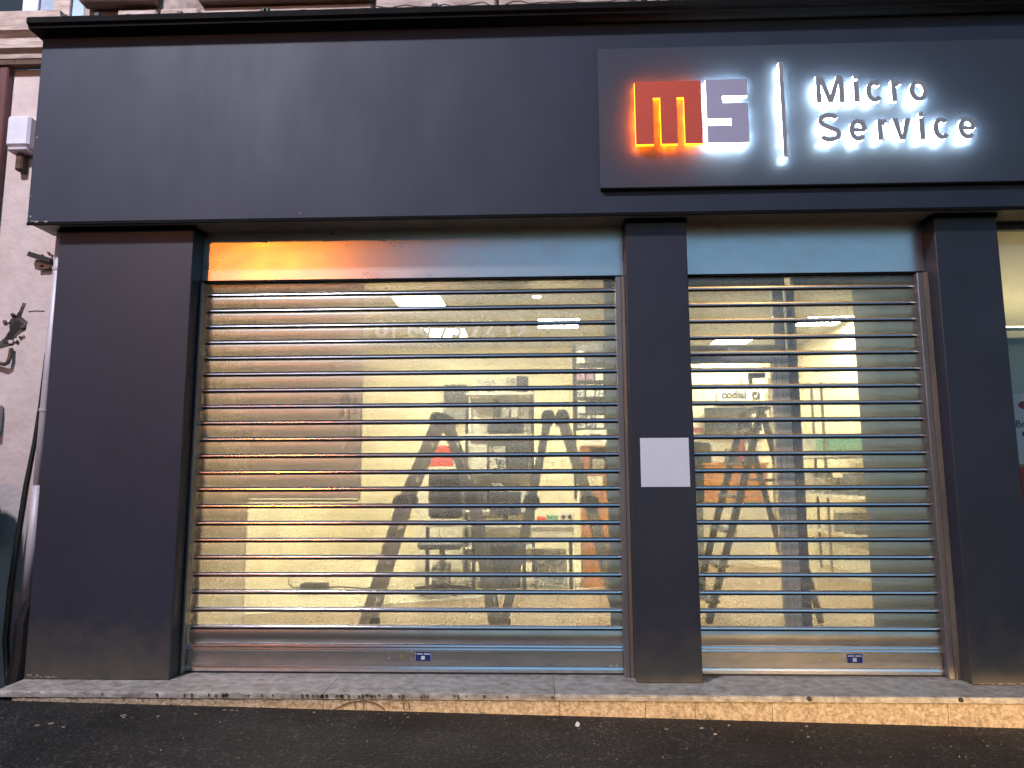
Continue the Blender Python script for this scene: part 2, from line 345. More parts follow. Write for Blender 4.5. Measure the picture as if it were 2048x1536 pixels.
M['green_ink'] = mat('dark_green_ink', (.04, .09, .07), .6)

M['acrylic_white'] = emit('backlit_white_acrylic', (.80, .95, 1.0), 14.0)
M['acrylic_orange'] = emit('backlit_orange_acrylic', (1.0, .22, .006), 8.0)
def led(name, col, st):
    """a strip of single LED modules: bright points along it, so the halo is streaky"""
    m = emit(name, col, st); n, l = m.node_tree.nodes, m.node_tree.links
    e = [x for x in n if x.type == 'EMISSION'][0]
    tc = n.new('ShaderNodeTexCoord'); v = n.new('ShaderNodeTexVoronoi'); v.inputs['Scale'].default_value = 34; l.new(tc.outputs['Object'], v.inputs['Vector'])
    r = n.new('ShaderNodeMapRange'); r.inputs['From Min'].default_value = .15; r.inputs['From Max'].default_value = .5; r.inputs['To Min'].default_value = st*2.2; r.inputs['To Max'].default_value = st*.12
    l.new(v.outputs['Distance'], r.inputs['Value']); l.new(r.outputs[0], e.inputs[1]); return m
M['led_white'] = led('white_led_strip', (.62, .88, 1.0), 150.0)
M['led_orange'] = led('orange_led_strip', (1.0, .12, .001), 100.0)
M['letter_face'] = mat('letter_face_bronze', (.37, .35, .36), .4, metal=.2, var=.05, scale=20)
M['logo_red'] = mat('logo_face_red', (.66, .10, .055), .45, var=.05, scale=8)
M['logo_grey'] = mat('logo_face_lilac', (.44, .41, .54), .45, var=.05, scale=8)

# ------------------------------------------------------------------ ground
SL = -0.0188
bm = bmesh.new()
def gz(x): return -0.066 + SL*x
for x0, x1 in ((-60, -8), (-8, -2), (-2, 0), (0, 2), (2, 4), (4, 7), (7, 14), (14, 60)):
    for y0, y1 in ((-120, -30), (-30, -8), (-8, -3), (-3, -.2)):
        cl = lambda x: gz(max(-14, min(14, x)))
        bm.faces.new([bm.verts.new(p) for p in ((x0, y0, cl(x0)), (x1, y0, cl(x1)), (x1, y1, cl(x1)), (x0, y1, cl(x0)))])
bmesh.ops.remove_doubles(bm, verts=bm.verts, dist=1e-4)
obj('pavement', bm, M['asphalt'], kind='structure')

oh = thing('added_opposite_house', 'plain dark house added unseen across the street to darken the reflection in the shutter boxes', 'house', (-9.0, -15, 0))  # added out of view, keeps the sky out of the left shutter reflections
bm = boxes((-17.0, -2.6, -21.0, -15.0, -.4, 8.6)); obj('wall', bm, M['facing'], oh)
bm = bmesh.new(); add_prism(bm, [(-21.4, 8.6), (-14.6, 8.6), (-18.0, 11.0)], -17.2, -2.4, 'x'); obj('roof', bm, M['trim_dark'], oh)
for x in (-15.2, -12.2, -9.2, -6.2):
    for z in (1.2, 5.0):
        bm = boxes((x, x+1.1, -15.0, -14.94, z, z+1.7)); w_ = obj('window', bm, M['white_paint'], oh)
        bm = boxes((x+.08, x+1.02, -14.939, -14.93, z+.08, z+1.62)); obj('pane', bm, M['dark_glass'], w_)
# ------------------------------------------------------------------ stone step
step = thing('stone_step', 'worn stone doorstep with cracked yellow face running under both shutters', 'doorstep', (2.0, -.346, -.1))
cuts = [-.875, .93, 2.165, 3.62, 5.6]
for a, b in zip(cuts, cuts[1:]):
    bm = bmesh.new(); add_rough_block(bm, a+.0015, b-.0015, -.346, .30, -.030, 0.0)
    obj('slab', bm, M['stone_top'], step)
bx = [-.78, .10, .93, 1.64, 2.19, 2.64, 2.90, 3.30, 4.20, 5.6]
for i, (a, b) in enumerate(zip(bx, bx[1:])):
    bm = bmesh.new(); j = rng.uniform(0, .004); add_rough_block(bm, a+.0014, b-.0014, -.338-j, -.1, -.28, -.0335, jit=.004, rad=.006)
    obj('stone', bm, M['stone_face'], step)
bm = boxes((-.78, 5.6, -.332, -.09, -.285, -.0345)); obj('mortar', bm, M['joint'], step)
# cracks: the long arched one and the one that runs over the slab
bm = bmesh.new()
arch = [(.985, -.086), (1.02, -.070), (1.06, -.052), (1.10, -.043), (1.16, -.041), (1.20, -.047), (1.235, -.064), (1.262, -.086)]
for k in range(len(arch)-1):
    a, b = arch[k], arch[k+1]; add_bar(bm, (a[0], -.3425, a[1]), (b[0], -.3425, b[1]), .006, .002)
obj('crack', bm, M['joint'], step)
for x in (1.10, 1.145, 1.36, 1.39):
    bm = bmesh.new(); add_bar(bm, (x, -.3425, -.048), (x+.004, -.3425, -.083), .004, .002); obj('crack', bm, M['joint'], step)
bm = bmesh.new()
for _ in range(60):      # dark drip stains on the lip of the step
    x = rng.gauss(1.0, .55); w_ = rng.uniform(.002, .007); h_ = rng.uniform(.008, .026)
    if -.8 < x < 2.2: add_box(bm, x-w_, x+w_, -.3502, -.3485, -.003-h_, -.003-rng.uniform(0, .006))
obj('stain', bm, M['joint'], step, kind='stuff')
# moss at the foot of the step
bm = bmesh.new()
for _ in range(160):
    cx = rng.choice((2.78, 2.98, 1.77, .12, .35)) + rng.gauss(0, .035); zz = gz(cx) + abs(rng.gauss(0, .008))
    s = rng.uniform(.003, .007); yy = -.347 - rng.random()*.012
    v = [bm.verts.new((cx+rng.uniform(-s, s), yy+rng.uniform(-s, s)*.5, zz+rng.uniform(0, s*1.6))) for _ in range(3)]; bm.faces.new(v)
o = obj('moss', bm, M['moss'], kind='stuff'); o['label'] = 'small tufts of green moss at the foot of the stone step'; o['category'] = 'moss'

# ------------------------------------------------------------------ shop front
front = thing('shop_facade', 'dark anthracite shop front with a deep blank fascia over three square pillars', 'shop front', (2.0, 0, 0))
bm = boxes((-1.02, 6.6, -.22, -.165, 2.69, 3.905), bev=.004); obj('fascia', bm, M['fascia'], front)
bm = boxes((-1.02, 6.6, -.164, .03, 2.692, 2.712)); obj('soffit', bm, M['soffit'], front)
bm = boxes((-1.02, 6.6, -.2215, -.21, 2.676, 2.6895)); obj('drip_edge', bm, M['trim_dark'], front)
bm = boxes((-1.019, -1.0, -.164, .04, 2.713, 3.904)); obj('fascia_side', bm, M['fascia'], front)
bm = bmesh.new()
add_prism(bm, [(-.05, 3.906), (-.315, 3.906), (-.318, 3.922), (-.335, 3.930), (-.335, 3.962), (-.325, 3.975), (.02, 3.985), (.02, 3.906)], -1.045, 6.6, 'x')
obj('cornice', bm, M['trim_dark'], front)
for x0, x1 in ((-.872, -.025), (2.627, 2.992), (4.456, 4.822)):
    bm = boxes((x0, x1, -.13, .16, .001, 2.675), bev=.004); obj('pillar', bm, M['pillar'], front)
for x0, x1 in ((-.875, -.022), (2.624, 2.995), (4.453, 4.825)):
    bm = boxes((x0, x1, -.137, .0, 2.66, 2.688)); obj('pillar_top_shade', bm, M['trim_dark'], front)  # dark bands standing in for the fascia's shadow on the pillar tops
# paint chips along the edges
bm = bmesh.new()
for x, z, s in ((-.985, 2.70, .012), (-.96, 2.697, .02), (-.90, 2.695, .018), (-1.0, 2.73, .012), (-1.0, 3.24, .012), (-1.002, 2.86, .008), (.67, 2.72, .010), (.655, 2.725, .006)):
    add_prism(bm, [(x+s*rng.uniform(.6, 1)*math.cos(t), z+s*.45*rng.uniform(.5, 1)*math.sin(t)) for t in (0, 1, 2, 3, 4, 5)], -.2212, -.2204)
for k in range(9):
    x = -.85+k*.021+rng.uniform(-.006, .006); z = .012+rng.uniform(0, .016); s = rng.uniform(.007, .016)
    add_prism(bm, [(x+s*rng.uniform(.6, 1)*math.cos(t), z+s*.6*rng.uniform(.5, 1)*math.sin(t)) for t in (0, 1, 2, 3, 4, 5)], -.1312, -.1304)
for k in range(8):
    x = 4.50+k*.037+rng.uniform(-.01, .01); s = rng.uniform(.008, .02)
    add_prism(bm, [(x+s*rng.uniform(.6, 1.2)*math.cos(t), .008+s*.3*rng.uniform(.5, 1)*math.sin(t)) for t in (0, 1, 2, 3, 4, 5)], -.1312, -.1304)
obj('paint_chips', bm, M['litter'], front, kind='stuff')
bm = boxes((2.680, 2.960, -.1325, -.1305, 1.081, 1.362)); tag(obj('sticker_plate', bm, M['white_plate']), 'blank white square plate stuck on the middle dark pillar', 'plate')

# upper wall of the building over the shop front
up_w = thing('upper_wall', 'old peeling masonry wall above the dark cornice', 'wall', (2.0, .1, 3.95))
bm = boxes((-.70, 6.6, .02, .2, 3.90, 5.2)); obj('wall', bm, M['plaster_old'], up_w)
for x0, x1, z in ((-.92, -.42, 4.262), (-.12, 1.02, 4.245), (1.85, 6.6, 4.33)):
    bm = boxes((x0, x1, -.07, .019, z, z+.35), bev=.01); obj('sill', bm, M['brown_sill'], up_w)
for x0, x1, z0 in ((-.69, -.42, 3.99), (-.40, -.14, 3.99), (-.12, 1.02, 3.99), (1.04, 1.84, 3.99), (1.86, 3.4, 3.99), (3.42, 5.2, 3.99)):
    bm = boxes((x0, x1, -.012, .019, z0, 4.24 if x0 < 1 else 4.325), bev=.012); obj('stone', bm, M['moulding'], up_w)
bm = bmesh.new()
for x0, x1 in ((-.66, -.45), (-.1, .5), (.52, 1.0), (1.05, 1.8), (1.9, 3.3)):
    n = max(4, int((x1-x0)/.05)); zz = 4.19
    p = [(x0+(x1-x0)*i/n, zz + .02*x0*0 + rng.uniform(-.012, .012) + (.02 if x0 > 1 else 0)) for i in range(n+1)]
    bm = bmesh.new()
    for a, b in zip(p, p[1:]): add_bar(bm, (a[0], -.0135, a[1]), (b[0], -.0135, b[1]), .006, .003)
    obj('crack', bm, M['joint'], up_w)
# grime lumps lying on the cornice
bm = bmesh.new()
for x in (-.62, -.1, .44, 1.48, 1.5, 2.75, -.83, .43):
    add_box(bm, x-.018, x+.02, -.315, -.28, 3.976, 3.995+rng.random()*.015, bev=.006)
o = obj('debris', bm, M['black_rubber'], kind='stuff'); o['label'] = 'dark clumps of debris lying on top of the cornice'; o['category'] = 'debris'

# ------------------------------------------------------------------ illuminated sign
YS = -.255; YL0, YL1 = -.288, -.310; YFACE = -.3135
sign = thing('illuminated_sign', 'halo lit shop sign reading MS Micro Service on a raised grey panel', 'sign', (3.7, YS, 2.83))
bm = boxes((2.470, 6.4, YS, -.2215, 2.832, 3.717), bev=.002); obj('back_panel', bm, M['sign_panel'], sign)
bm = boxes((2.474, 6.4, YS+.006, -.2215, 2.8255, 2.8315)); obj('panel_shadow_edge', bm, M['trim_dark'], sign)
def letter(builder, body_m, led_m, face_m, label=None, inset=.006):
    """a raised letter: LED strip at its back, lit acrylic body, opaque face"""
    b = bmesh.new(); builder(b, 0.0, YL0+.0015, YL1); root = obj('letter', b, body_m, sign, label=label)
    b = bmesh.new(); builder(b, .0015, YL1-.0004, YFACE); obj('face', b, face_m, root)
    b = bmesh.new(); builder(b, -inset, YL0+.006, YL0+.0019); obj('led_strip', b, led_m, root)
    return root
SW = .0265
def arc(cx, cz, rx, rz, a0, a1, n=22):
    return [(cx+rx*math.cos(R(a0+(a1-a0)*i/n)), cz+rz*math.sin(R(a0+(a1-a0)*i/n))) for i in range(n+1)]
def L_M(x, z, w, h):
    def f(b, g, d0, d1):
        s = SW+g; m = x+w/2; e = g/2
        add_prism(b, [(x-e, z-e), (x+s-e, z-e), (x+s-e, z+h*.70), (m-s*.45, z-e), (m+s*.45, z-e), (x+w-s+e, z+h*.70), (x+w-s+e, z-e), (x+w+e, z-e), (x+w+e, z+h+e), (x+w-s*1.35+e, z+h+e), (m, z+h*.30), (x+s*1.35-e, z+h+e), (x-e, z+h+e)], d0, d1)
    return f
def L_i(x, z, xh, h):
    def f(b, g, d0, d1):
        e = g/2
        add_box(b, x-e, x+SW+e, min(d0, d1), max(d0, d1), z-e, z+xh+e); add_box(b, x-e, x+SW+e, min(d0, d1), max(d0, d1), z+h-.022-e, z+h+e)
    return f
def L_c(cx, z, xh, w):
    return lambda b, g, d0, d1: add_strip(b, arc(cx, z+xh/2, w/2-SW/2, xh/2-SW/2, 42-g*300, 318+g*300), SW+g, d0, d1)
def L_o(cx, z, xh, w):
    return lambda b, g, d0, d1: add_strip(b, arc(cx, z+xh/2, w/2-SW/2, xh/2-SW/2, 0, 360, 30)[:-1], SW+g, d0, d1, closed=True)
def L_e(cx, z, xh, w):
    def f(b, g, d0, d1):
        add_strip(b, arc(cx, z+xh/2, w/2-SW/2, xh/2-SW/2, -2, 318+g*300, 26), SW+g, d0, d1)
        k = .0003 if d1 < d0 else -.0003
        add_box(b, cx-w/2+SW*.8, cx+w/2-SW*.3, min(d0, d1)+.0003, max(d0, d1)-.0003, z+xh/2-SW*.4-g/2, z+xh/2+SW*.4+g/2)
    return f
def L_r(x, z, xh, w):
    def f(b, g, d0, d1):
        e = g/2
        add_box(b, x-e, x+SW+e, min(d0, d1), max(d0, d1), z-e, z+xh+e)
        add_strip(b, [(x+SW+.0003, z+xh*.72), (x+SW+.008, z+xh*.86), (x+w*.75, z+xh-SW*.5), (x+w, z+xh-SW*.45)], SW*.85+g, d0+.0004*(1 if d1 < d0 else -1)*-1, d1+.0003)
    return f
def L_v(x, z, xh, w):
    def f(b, g, d0, d1):
        e = g/2; s = SW*1.1+g; m = x+w/2
        add_prism(b, [(x-e, z+xh+e), (m-s*.5, z-e), (m+s*.5, z-e), (x+w+e, z+xh+e), (x+w-s+e, z+xh+e), (m, z+SW*1.2), (x+s-e, z+xh+e)], d0, d1)
    return f
def L_S(x, z, h, w):
    pts = arc(x+w/2, z+h*.735, w/2-SW/2, h*.265-SW/2, 25, 235, 16) + arc(x+w/2, z+h*.27, w/2-SW/2, h*.27-SW/2, 75, -155, 16)
    return lambda b, g, d0, d1: add_strip(b, pts, SW+g, d0, d1)
wm = (M['acrylic_white'], M['led_white'], M['letter_face'])
for fn in (L_M(3.738, 3.308, .158, .165), L_i(3.956, 3.308, .128, .165), L_c(4.074, 3.306, .132, .098), L_r(4.172, 3.308, .128, .058), L_o(4.327, 3.305, .132, .104),
           L_S(3.738, 3.066, .176, .126), L_e(3.964, 3.068, .133, .10), L_r(4.076, 3.070, .128, .056), L_v(4.162, 3.070, .130, .104), L_i(4.315, 3.070, .128, .163), L_c(4.440, 3.068, .133, .094), L_e(4.586, 3.068, .133, .10)):
    letter(fn, *wm)
def box_logo_m(b, g, d0, d1):
    e = g/2; t = 3.462+e; u = 3.073-e
    add_prism(b, [(2.678-e, u), (2.678-e, t), (3.066+e, t), (3.066+e, u), (2.965-e, u), (2.965-e, 3.361-e), (2.922+e, 3.361-e), (2.922+e, u), (2.826-e, u), (2.826-e, 3.361-e), (2.783+e, 3.361-e), (2.783+e, u)], d0, d1)
def box_logo_s(b, g, d0, d1):
    e = g/2; t = 3.465+e; u = 3.073-e
    add_prism(b, [(3.095-e, u), (3.336+e, u), (3.336+e, 3.318-.0), (3.189+e*0, 3.318), (3.189, 3.362), (3.336+e, 3.362), (3.336+e, t), (3.095-e, t), (3.095-e, 3.222), (3.236, 3.222), (3.236, 3.178), (3.095-e, 3.178)], d0, d1)
letter(box_logo_m, M['acrylic_orange'], M['led_orange'], M['logo_red'], 'red square M with orange halo')
letter(box_logo_s, *(M['acrylic_white'], M['led_white'], M['logo_grey']), label='lilac grey square S with white halo')
def divider(b, g, d0, d1): add_box(b, 3.529-g/2, 3.551+g/2, min(d0, d1), max(d0, d1), 2.977-g/2, 3.568+g/2)
letter(divider, *wm, label='thin upright divider bar')

# ------------------------------------------------------------------ roller shutters
YSL = .03; PITCH = .10121; Z0 = .2627
def slat_profile(bm, x0, x1, zc0, zc1, bulge, y, n=7):
    """thin convex slat between heights zc0 and zc1"""
    prev = None
    for i in range(n+1):
        t = i/n; z = zc0+(zc1-zc0)*t; yy = y - bulge*math.sin(math.pi*t)**.8
        cur = (bm.verts.new((x0, yy, z)), bm.verts.new((x1, yy, z)))
        if prev: bm.faces.new((prev[0], prev[1], cur[1], cur[0]))
        prev = cur
def rail_profile(bm, x0, x1, z, y):
    # flat lip, bead with a face tilted to the sky, deep groove
    prof = [(.0135, .004), (.0135, -.0066), (.0048, -.0036), (.0042, -.0040), (.0038, -.0068), (-.0026, -.0082), (-.0038, -.0076), (-.0042, -.005), (-.0044, .008), (-.0130, .008), (-.0135, .000), (-.0146, -.0016), (-.0160, -.0008)]
    prev = None
    for dz, dy in prof:
        cur = (bm.verts.new((x0, y+dy, z+dz)), bm.verts.new((x1, y+dy, z+dz)))
        if prev: bm.faces.new((prev[0], prev[1], cur[1], cur[0]))
        prev = cur
    bm.faces.ensure_lookup_table()
    for k in (8, 9): bm.faces[k].material_index = 1
def shutter(x0, x1, label, bx0, bx1, gl, gr, lx):
    s = thing('roller_shutter', label, 'roller shutter', ((x0+x1)/2, YSL, 0), 'roller shutters')
    bm = boxes((bx0, bx1, 0.0, .28, 2.375, 2.691)); obj('housing', bm, M['galv'], s)
    bm = boxes((bx0, bx1, .004, .06, 2.362, 2.3745)); obj('housing_lip', bm, M['trim_dark'], s)
    for g in (gl, gr):
        if g:
            bm = boxes((g[0], g[1], -.022, .07, .001, 2.3605), bev=.003); gd = obj('guide', bm, M['guide'], s)
    bm = bmesh.new(); slat_profile(bm, x0, x1, Z0+.0135, Z0+PITCH-.0158, .0050, YSL+.002)
    first = obj('slat', bm, M['perf'], s, smooth=True)
    bm = bmesh.new(); rail_profile(bm, x0, x1, Z0, YSL); rail = obj('slat_rail', bm, [M['rail'], M['groove']], first)
    for k in range(1, 21):
        sl_ = copy_part(first, s, PITCH*k); sl_.rotation_euler = (R(rng.uniform(-.55, .55)), R(rng.uniform(-.012, .012)), R(rng.uniform(-.03, .03))); c = rail.copy(); C.objects.link(c); c.parent = sl_
    # the solid slat under the perforated ones, and the bottom bar
    bm = bmesh.new(); slat_profile(bm, x0, x1, .168, Z0-.0135, .0060, YSL+.003); sol = obj('solid_slat', bm, M['solid_slat'], s, smooth=True)
    bm = bmesh.new()
    for zc in (.1555, .1385):
        add_prism(bm, [(YSL-.001, zc+.007), (YSL-.0055, zc+.0062), (YSL-.0078, zc-.0025), (YSL-.0078, zc-.0048), (YSL-.001, zc-.0062)], x0, x1, 'x')
    add_box(bm, x0, x1, YSL+.0, YSL+.008, .131, .168)
    obj('double_rail', bm, M['rail'], s)
    bm = boxes((x0, x1, YSL-.006, YSL+.02, .044, .131), bev=.002)
    bar = obj('bottom_bar', bm, M['solid_slat'], s)
    bm = bmesh.new(); add_prism(bm, [(YSL-.003, .0435), (YSL-.0097, .0425), (YSL-.013, .030), (YSL-.013, .024), (YSL-.003, .022)], x0, x1, 'x'); add_box(bm, x0, x1, YSL-.002, YSL+.018, .010, .0435)
    obj('bottom_rail', bm, M['rail'], s)
    bm = boxes((x0, x1, YSL-.004, YSL+.024, .0005, .0095)); obj('rubber_seal', bm, M['black_rubber'], s)
    for dx, zz in ((-.072, .121), (-.072, .090), (.062, .121), (.062, .090)):
        bm = bmesh.new(); add_disc(bm, lx+dx, YSL-.010, YSL-.0062, zz, .0052, 10); obj('rivet', bm, M['steel_bright'], bar)
    bm = bmesh.new(); add_disc(bm, lx, YSL-.014, YSL-.0062, .100, .010, 14); add_box(bm, lx-.002, lx+.002, YSL-.018, YSL-.0141, .090, .110)
    obj('lock', bm, M['brass'], bar)
    bm = boxes((lx+.084, lx+.176, YSL-.0085, YSL-.0062, .074, .1235)); st = obj('label_sticker', bm, M['blue_sticker'], bar)
    bm = boxes((lx+.092, lx+.126, YSL-.0094, YSL-.0087, .1105, .1165), (lx+.134, lx+.168, YSL-.0094, YSL-.0087, .1105, .1165), (lx+.118, lx+.140, YSL-.0094, YSL-.0087, .082, .103),
               (lx+.084, lx+.0855, YSL-.0094, YSL-.0087, .074, .1235), (lx+.1745, lx+.176, YSL-.0094, YSL-.0087, .074, .1235)); obj('sticker_print', bm, M['white_print'], bar)
    for xx in (x0+.03, x0+.06, x1-.075, x1-.04):
        bm = bmesh.new(); add_disc(bm, xx, YSL-.0125, YSL-.0062, .052, .0055, 10); obj('rivet', bm, M['steel_bright'], bar)
    return s
shutter(.0, 2.573, 'wide left roller shutter with perforated slats glowing orange at its left end', -.0225, 2.6255, (-.020, -.003), (2.573, 2.606), 1.275)
shutter(3.016, 4.392, 'narrow right roller shutter with perforated slats and blue reflections', 2.9935, 4.4545, (2.9945, 3.014), (4.393, 4.428), 3.765)
bm = boxes((2.607, 2.6255, -.03, .08, .001, 2.3605)); obj('batten', bm, M['batten'], front)
bm = boxes((4.429, 4.4545, -.03, .08, .001, 2.3605)); obj('batten', bm, M['batten'], front)

# ------------------------------------------------------------------ shop windows and door
win = thing('shop_window', 'large display window with white phone number lettering behind the wide left shutter', 'window', (1.3, .16, 0))
bm = boxes((-.02, .262, .168, .172, .001, 2.9)); obj('infill_panel', bm, M['infill'], win)
bm = boxes((2.518, 2.626, .168, .172, .001, 2.9)); obj('infill_panel', bm, M['infill_grey'], win)
bm = boxes((.2625, 2.5175, .155, .195, .001, .05)); obj('frame', bm, M['alu_dark'], win)
bm = boxes((.2635, 2.5165, .170, .176, .051, 2.9)); obj('pane', bm, M['glass'], win)
text_mesh('lettering', '01 60 73 72 19', 1.535, .1688, 2.030, .165, M['vinyl'], win, 'CENTER', depth=.0004, width=.97, bold=.004)
# rain drops on the pane
bm = bmesh.new()
def drop(x, z, r, y=.1692):
    n = 6; c = bm.verts.new((x, y-r*.55, z)); ring = [bm.verts.new((x+r*math.cos(2*math.pi*k/n), y, z+r*math.sin(2*math.pi*k/n)*1.15)) for k in range(n)]
    for k in range(n): bm.faces.new((c, ring[k], ring[(k+1) % n]))
for _ in range(900):
    x = .95+abs(rng.gauss(0, .55)) if rng.random() < .8 else rng.uniform(.7, 2.5)
    z = rng.choice((1.90, 1.83, 1.97, 2.1, 2.2, 2.3)) + rng.gauss(0, .045)
    if .3 < x < 2.5: drop(x, z, rng.uniform(.0012, .0032))
for _ in range(34):      # runs
    x = rng.uniform(1.0, 2.5); z = rng.uniform(2.1, 2.32); ln = rng.randint(4, 14)
    for k in range(ln): drop(x+rng.gauss(0, .002), z-k*.012, rng.uniform(.001, .0022))
for _ in range(900): drop(rng.uniform(.3, 2.5), rng.uniform(.3, 1.85), rng.uniform(.0008, .0020))
obj('rain_drops', bm, M['drop'], win, kind='stuff')

door = thing('glass_door', 'framed glass entrance door with a transom and fixed side pane behind the narrow right shutter', 'door', (3.7, .16, 0))
bm = boxes((3.02, 3.66, .15, .20, 2.318, 2.9), (3.58, 3.645, .152, .198, 1.956, 2.3175)); obj('frame', bm, M['alu_dark'], door)
bm = boxes((3.02, 3.645, .15, .20, 1.895, 1.955)); obj('transom', bm, M['alu_dark'], door)
bm = boxes((3.66, 3.712, .14, .20, .001, 2.317)); obj('frame', bm, M['alu_dark'], door)
bm = boxes((3.556, 3.655, .145, .195, .001, 1.893)); obj('door_stile', bm, M['alu_light'], door)
bm = boxes((3.575, 3.58, .1435, .1448, .01, 1.88), (3.612, 3.615, .1435, .1448, .01, 1.88)); obj('door_groove', bm, M['alu_dark'], door)
bm = boxes((3.02, 3.5555, .15, .19, 1.845, 1.893)); obj('door_rail', bm, M['alu_light'], door)
bm = boxes((3.02, 3.5555, .15, .19, .001, .10)); obj('door_rail', bm, M['alu_dark'], door)
bm = boxes((3.02, 3.5555, .166, .172, .101, 1.8445)); obj('pane', bm, M['glass_clean'], door)
bm = boxes((3.02, 3.5795, .166, .172, 1.956, 2.317)); obj('pane', bm, M['glass_clean'], door)
bm = boxes((3.7125, 4.085, .166, .172, .001, 2.317)); obj('pane', bm, M['glass_clean'], door)
bm = boxes((4.0855, 4.455, .168, .172, .001, 2.9)); obj('infill_panel', bm, M['infill_grey'], door)
bm = boxes((3.7125, 4.085, .15, .20, 2.3175, 2.9)); obj('frame', bm, M['alu_dark'], door)
bm = boxes((3.43, 3.53, .205, .25, 1.758, 1.788), (3.43, 3.45, .21, .24, 1.71, 1.7575)); add_bar(bm, (3.06, .22, 1.815), (3.50, .22, 1.807), .011, .014); obj('door_closer', bm, M['alu_dark'], door)
bm = boxes((3.285, 3.345, .1485, .1497, 1.91, 1.945)); obj('notice', bm, M['poster_white'], door)

# ------------------------------------------------------------------ shop interior
XL, XR, YB, ZC = -.9, 6.15, 6.5, 3.1
def struct(name, bm, m): return obj(name, bm, m, kind='structure')
struct('interior_floor', boxes((XL, XR, .301, YB, -.06, -.001)), M['tile'])
bm = bmesh.new()
add_prism(bm, [(XL+.01, .305), (XR-.01, .305), (XR-.01, 3.2), (5.72, 3.4), (4.6, 5.4), (3.4, 5.5), (2.97, 3.2), (.03, 1.84), (XL+.01, 1.42)], .0, .004, 'z')
struct('wood_floor', bm, M['wood_floor'])
bm = bmesh.new(); add_bar(bm, (XL+.02, 1.435, .008), (.03, 1.85, .008), .014, .03); add_bar(bm, (.03, 1.85, .008), (2.97, 3.21, .008), .014, .03)
obj('floor_trim', bm, M['white_shop'], kind='structure')
struct('interior_wall', boxes((XL-.1, XR+.1, YB, YB+.1, -.06, ZC)), M['cream'])
struct('interior_wall', boxes((XL-.1, XL, .2, YB, -.06, ZC)), M['cream'])
struct('interior_wall', boxes((XR, XR+.1, .2, YB, -.06, ZC)), M['cream'])
struct('interior_wall', boxes((XL, -.873, .16, .25, -.06, ZC), (-.872, -.021, .17, .25, -.06, ZC), (2.6265, 2.9925, .165, .25, -.06, ZC), (4.4555, 4.822, .165, .25, -.06, ZC), (4.8225, XR, .9, .95, -.06, ZC), (4.7, 4.822, .251, .95, -.06, ZC)), M['cream'])
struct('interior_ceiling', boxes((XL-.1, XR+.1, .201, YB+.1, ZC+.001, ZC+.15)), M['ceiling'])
bm = bmesh.new()
for x in (5.2, 5.62, 5.95): add_box(bm, x, x+.035, YB-.012, YB-.0005, .0, 2.6)
struct('wall_joint', bm, M['batten'])
lights = [(.60, 1.65, 'added unseen lit panel close behind the left end of the display window'), (1.75, 1.65, 'added unseen lit panel close behind the right end of the display window'), (3.15, 1.65, 'added unseen lit panel just inside the glass door'), (4.45, 1.65, 'added unseen lit panel close behind the right fixed pane'),  # this near row is added out of view to light the display and ladders
          (.515, 3.2, 'square lit ceiling panel seen highest through the left shutter'), (.60, 4.95, 'lit ceiling panel behind the phone number lettering'), (2.12, 4.42, 'lit ceiling panel at the right end of the left shutter'), (4.72, 5.75, 'lit ceiling panel seen through the transom over the glass door'), (5.50, 4.45, 'lit ceiling panel above the side pane of the right shutter')]
first = None
for x, y, lab in lights:
    t = thing('ceiling_light', lab, 'ceiling light', (x+.26, y+.26, ZC), 'ceiling light panels')
    if first is None:
        bm = boxes((x-.012, x+.532, y-.012, y+.532, ZC-.012, ZC-.0006)); fr = obj('frame', bm, M['white_shop'], t)
        bm = boxes((x, x+.52, y, y+.52, ZC-.016, ZC-.0125)); df = obj('diffuser', bm, M['lit_panel'], t); first = t
    else:
        copy_part(fr, t); copy_part(df, t)
t = thing('spot_light', 'small round lit ceiling spot', 'ceiling light', (2.10, 3.21, ZC))
bm = bmesh.new(); add_tube(bm, [(2.10, 3.21, ZC-.0005), (2.10, 3.21, ZC-.03)], .06, 16); obj('housing', bm, M['white_shop'], t)
bm = bmesh.new(); add_tube(bm, [(2.10, 3.21, ZC-.0305), (2.10, 3.21, ZC-.036)], .045, 16); obj('lamp', bm, M['led_spot'], t)

